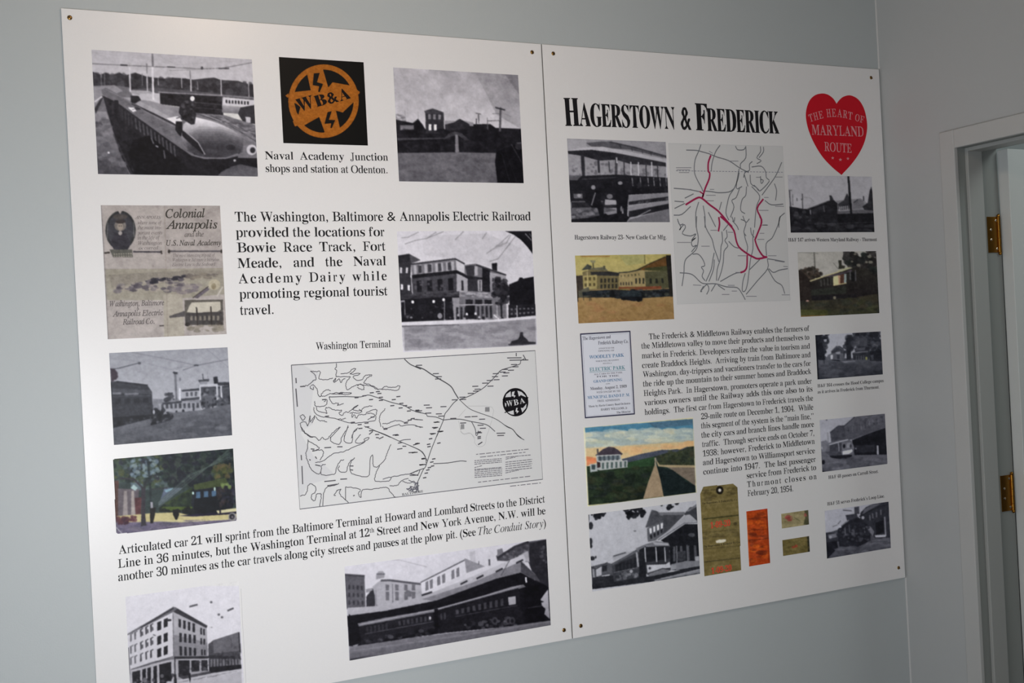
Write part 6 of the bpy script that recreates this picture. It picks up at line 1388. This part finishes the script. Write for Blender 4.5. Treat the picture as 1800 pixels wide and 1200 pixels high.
RIV_F = [[410, 0, 405, 150, 430, 280, 410, 420, 350, 490, 270, 560, 245, 640, 240, 750, 215, 920], [510, 0, 530, 150, 610, 300, 640, 420, 690, 560, 700, 600], [160, 60, 200, 150, 180, 180, 240, 110, 260, 150, 220, 230, 330, 260, 400, 230, 340, 320, 400, 280, 340, 340, 360, 400, 410, 380, 340, 470], [355, 500, 430, 500, 490, 570, 515, 650, 470, 670, 500, 720, 480, 790, 520, 850], [185, 745, 310, 755, 380, 790, 460, 870, 530, 890, 660, 890, 800, 930, 940, 940, 1000, 1010, 1050, 1100], [640, 480, 620, 580, 600, 700, 530, 860], [640, 570, 630, 700, 570, 860],
    [740, 200, 750, 330, 730, 400, 720, 560, 680, 700, 670, 850], [800, 180, 810, 270, 780, 320, 820, 390, 770, 460, 760, 600, 730, 740, 690, 850], [830, 330, 900, 400, 960, 420], [460, 990, 540, 900, 570, 960, 540, 1030], [660, 890, 600, 990], [690, 910, 780, 970], [720, 860, 900, 760, 990, 740], [1030, 200, 1050, 300, 1080, 400, 1070, 480], [1160, 180, 1150, 280, 1150, 430, 1120, 560, 1100, 720, 1080, 880, 1050, 980, 1010, 980, 1020, 850, 1050, 750], [1240, 570, 1100, 710], [1340, 560, 1345, 690, 1210, 850, 1060, 1030], [1345, 690, 1440, 850, 1530, 910, 1570, 1020], [1360, 690, 1420, 740, 1500, 710, 1610, 690], [1340, 560, 1440, 575, 1570, 600],
    [1330, 520, 1325, 360, 1400, 290, 1450, 190, 1490, 90, 1510, 0], [990, 40, 1060, 80, 1030, 200, 1060, 260], [880, 60, 940, 130, 960, 180], [1120, 150, 1130, 230, 1170, 280], [830, 100, 760, 190], [500, 920, 460, 990, 480, 990]]
ribbons('map_rivers', [(CE, 2.9, True, RIV_E), (CF, 2.9, True, RIV_F)], rm, ink((88, 90, 94), 168), .0003, OR, 'grey rivers and roads')
dash = [[140 + 42 * k, 426 + k * .6, 166 + 42 * k, 426.4 + k * .6] for k in range(35)]
ribbons('map_border_line', [(CE, 1.6, False, dash)], rm, ink((92, 92, 104), 168), .00034, OR, 'dashed state line')
lab_e = [[140, 385, 350, 385], [150, 415, 330, 415], [180, 450, 320, 450], [870, 295, 990, 295], [550, 760, 680, 760], [550, 835, 655, 835], [240, 680, 350, 680], [1480, 512, 1590, 512], [1270, 965, 1400, 965], [600, 680, 660, 680], [1490, 910, 1610, 910], [1320, 1165, 1390, 1165], [700, 245, 780, 265], [1340, 790, 1400, 790], [590, 160, 640, 190], [1230, 515, 1290, 515]]
lab_f = [[150, 345, 330, 345], [470, 395, 580, 395], [360, 905, 470, 910], [740, 1030, 840, 1030], [870, 985, 940, 985], [1060, 1055, 1200, 1055], [1530, 1035, 1635, 1035], [1350, 520, 1460, 520], [950, 520, 1060, 520], [590, 185, 680, 185], [1210, 305, 1300, 305], [1270, 115, 1340, 115], [1240, 225, 1300, 225], [820, 910, 910, 910], [920, 740, 990, 740], [820, 210, 890, 212], [1440, 585, 1560, 605], [1550, 660, 1610, 665]]
marks('map_place_name', [(CE, 1.9, False, lab_e), (CF, 1.9, False, lab_f)], rm, ink((100, 100, 106), 168), .00034, OR)
RT = [(CE, 5.4, True, [[615, 215, 580, 320, 580, 430, 600, 460, 590, 540, 540, 660, 510, 760, 495, 800], [270, 890, 420, 800, 490, 800, 600, 890, 720, 980, 850, 1130, 905, 1190], [1330, 810, 1245, 940, 1300, 1080, 1295, 1180]]), (CE, 4.0, True, [[462, 708, 510, 745, 500, 780]]),
      (CF, 5.4, True, [[720, 0, 820, 90, 900, 190, 930, 320, 970, 410, 1070, 490, 1150, 535, 1220, 560, 1340, 535], [1240, 0, 1265, 80, 1190, 280, 1180, 320, 1220, 430, 1280, 520, 1330, 540], [700, 10, 710, 100, 695, 200], [1075, 510, 1070, 660, 1040, 720, 985, 742]])]
ribbons('map_routes', RT, rm, ink((122, 26, 60), 168), .00038, OR, 'crimson railway routes')

# ------------------------------------------------------------------ right board: words
text('headline', [('H', 60, 305, 168, 306, 310, 'fit'), ('AGERSTOWN', 164, 306, 889, 330, 255, 'fit'), ('&', 925, 333, 1014, 336, 255, 'fit'), ('F', 1044, 338, 1134, 342, 300, 'fit'), ('REDERICK', 1130, 343, 1672, 364, 252, 'fit')], (980, 150, 4.286), BR, None, 'k', .0002, 'large black condensed heading')
CG = (1110, 565, 5.294); CI = (1215, 700, 6.668)
text('paragraph', [('The Frederick & Middletown Railway enables the farmers of', 162, 166, 1656, 86, 80, 'fit'), ('the Middletown valley to move their products and themselves to', 92, 253, 1656, 168, 80, 'fit'), ('market in Frederick. Developers realize the value in tourism and', 95, 343, 1661, 251, 80, 'fit'), ('create Braddock Heights.  Arriving by train from Baltimore and', 98, 433, 1666, 331, 80, 'fit'), ('Washington, day-trippers and vacationers transfer to the cars for', 105, 518, 1669, 411, 80, 'fit'), ('the ride up the mountain to their summer homes and Braddock', 107, 606, 1673, 486, 80, 'fit'),
    ('Heights Park.  In Hagerstown, promoters operate a park under', 112, 693, 1679, 576, 80, 'fit'), ('various owners until the Railway adds this one also to its', 118, 781, 1686, 649, 80), ('holdings.  The first car from Hagerstown to Frederick travels the', 122, 869, 1691, 734, 80, 'fit')], CG, BR)
text('paragraph', [('29-mile route on December 1, 1904.  While', 115, 246, 1432, 131, 101, 'fit'), ('this segment of the system is the \u201cmain line,\u201d', 115, 353, 1436, 238, 101, 'fit'), ('the city cars and branch lines handle more', 118, 463, 1441, 331, 101), ('traffic.  Through service ends on October 7,', 127, 571, 1446, 436, 101), ('1938; however, Frederick to Middletown', 135, 681, 1449, 531, 101), ('and Hagerstown to Williamsport service', 137, 784, 1452, 641, 101), ('continue into 1947.  The last passenger', 140, 894, 1461, 741, 101),
    ('service from Frederick to', 650, 938, 1466, 838, 101), ('Thurmont closes on', 655, 1041, 1471, 944, 101, 'space'), ('February 20, 1954.', 660, 1146, 1200, 1086, 101, 'fit')], CI, BR)
GI = ink((30, 28, 32), 150)
text('caption', [('Hagerstown Railway 23- New Castle Car Mfg.', 120, 1115, 1092, 1112, 70, 'fit')], (990, 235, 6.0), BR, GI, 'b')
text('caption', [('H&F 147 arrives Western Maryland Railway - Thurmont', 95, 1106, 1480, 1098, 82, 'fit')], (1375, 300, 8.889), BR, GI, 'b')
text('caption', [('H&F 164 crosses the Hood College campus', 170, 1058, 1335, 962, 84, 'fit'), ('as it arrives in Frederick from Thurmont.', 172, 1165, 1262, 1074, 84, 'fit')], (1420, 575, 10.0), BR, GI, 'b')
text('caption', [('H&F 48 passes on Carroll Street.', 232, 1126, 1018, 1028, 78, 'fit')], (1430, 715, 8.889), BR, GI, 'b')
text('caption', [('H&F 51 serves Frederick\'s Loop Line.', 222, 262, 1158, 128, 80, 'fit')], (1430, 860, 9.233), BR, GI, 'b')
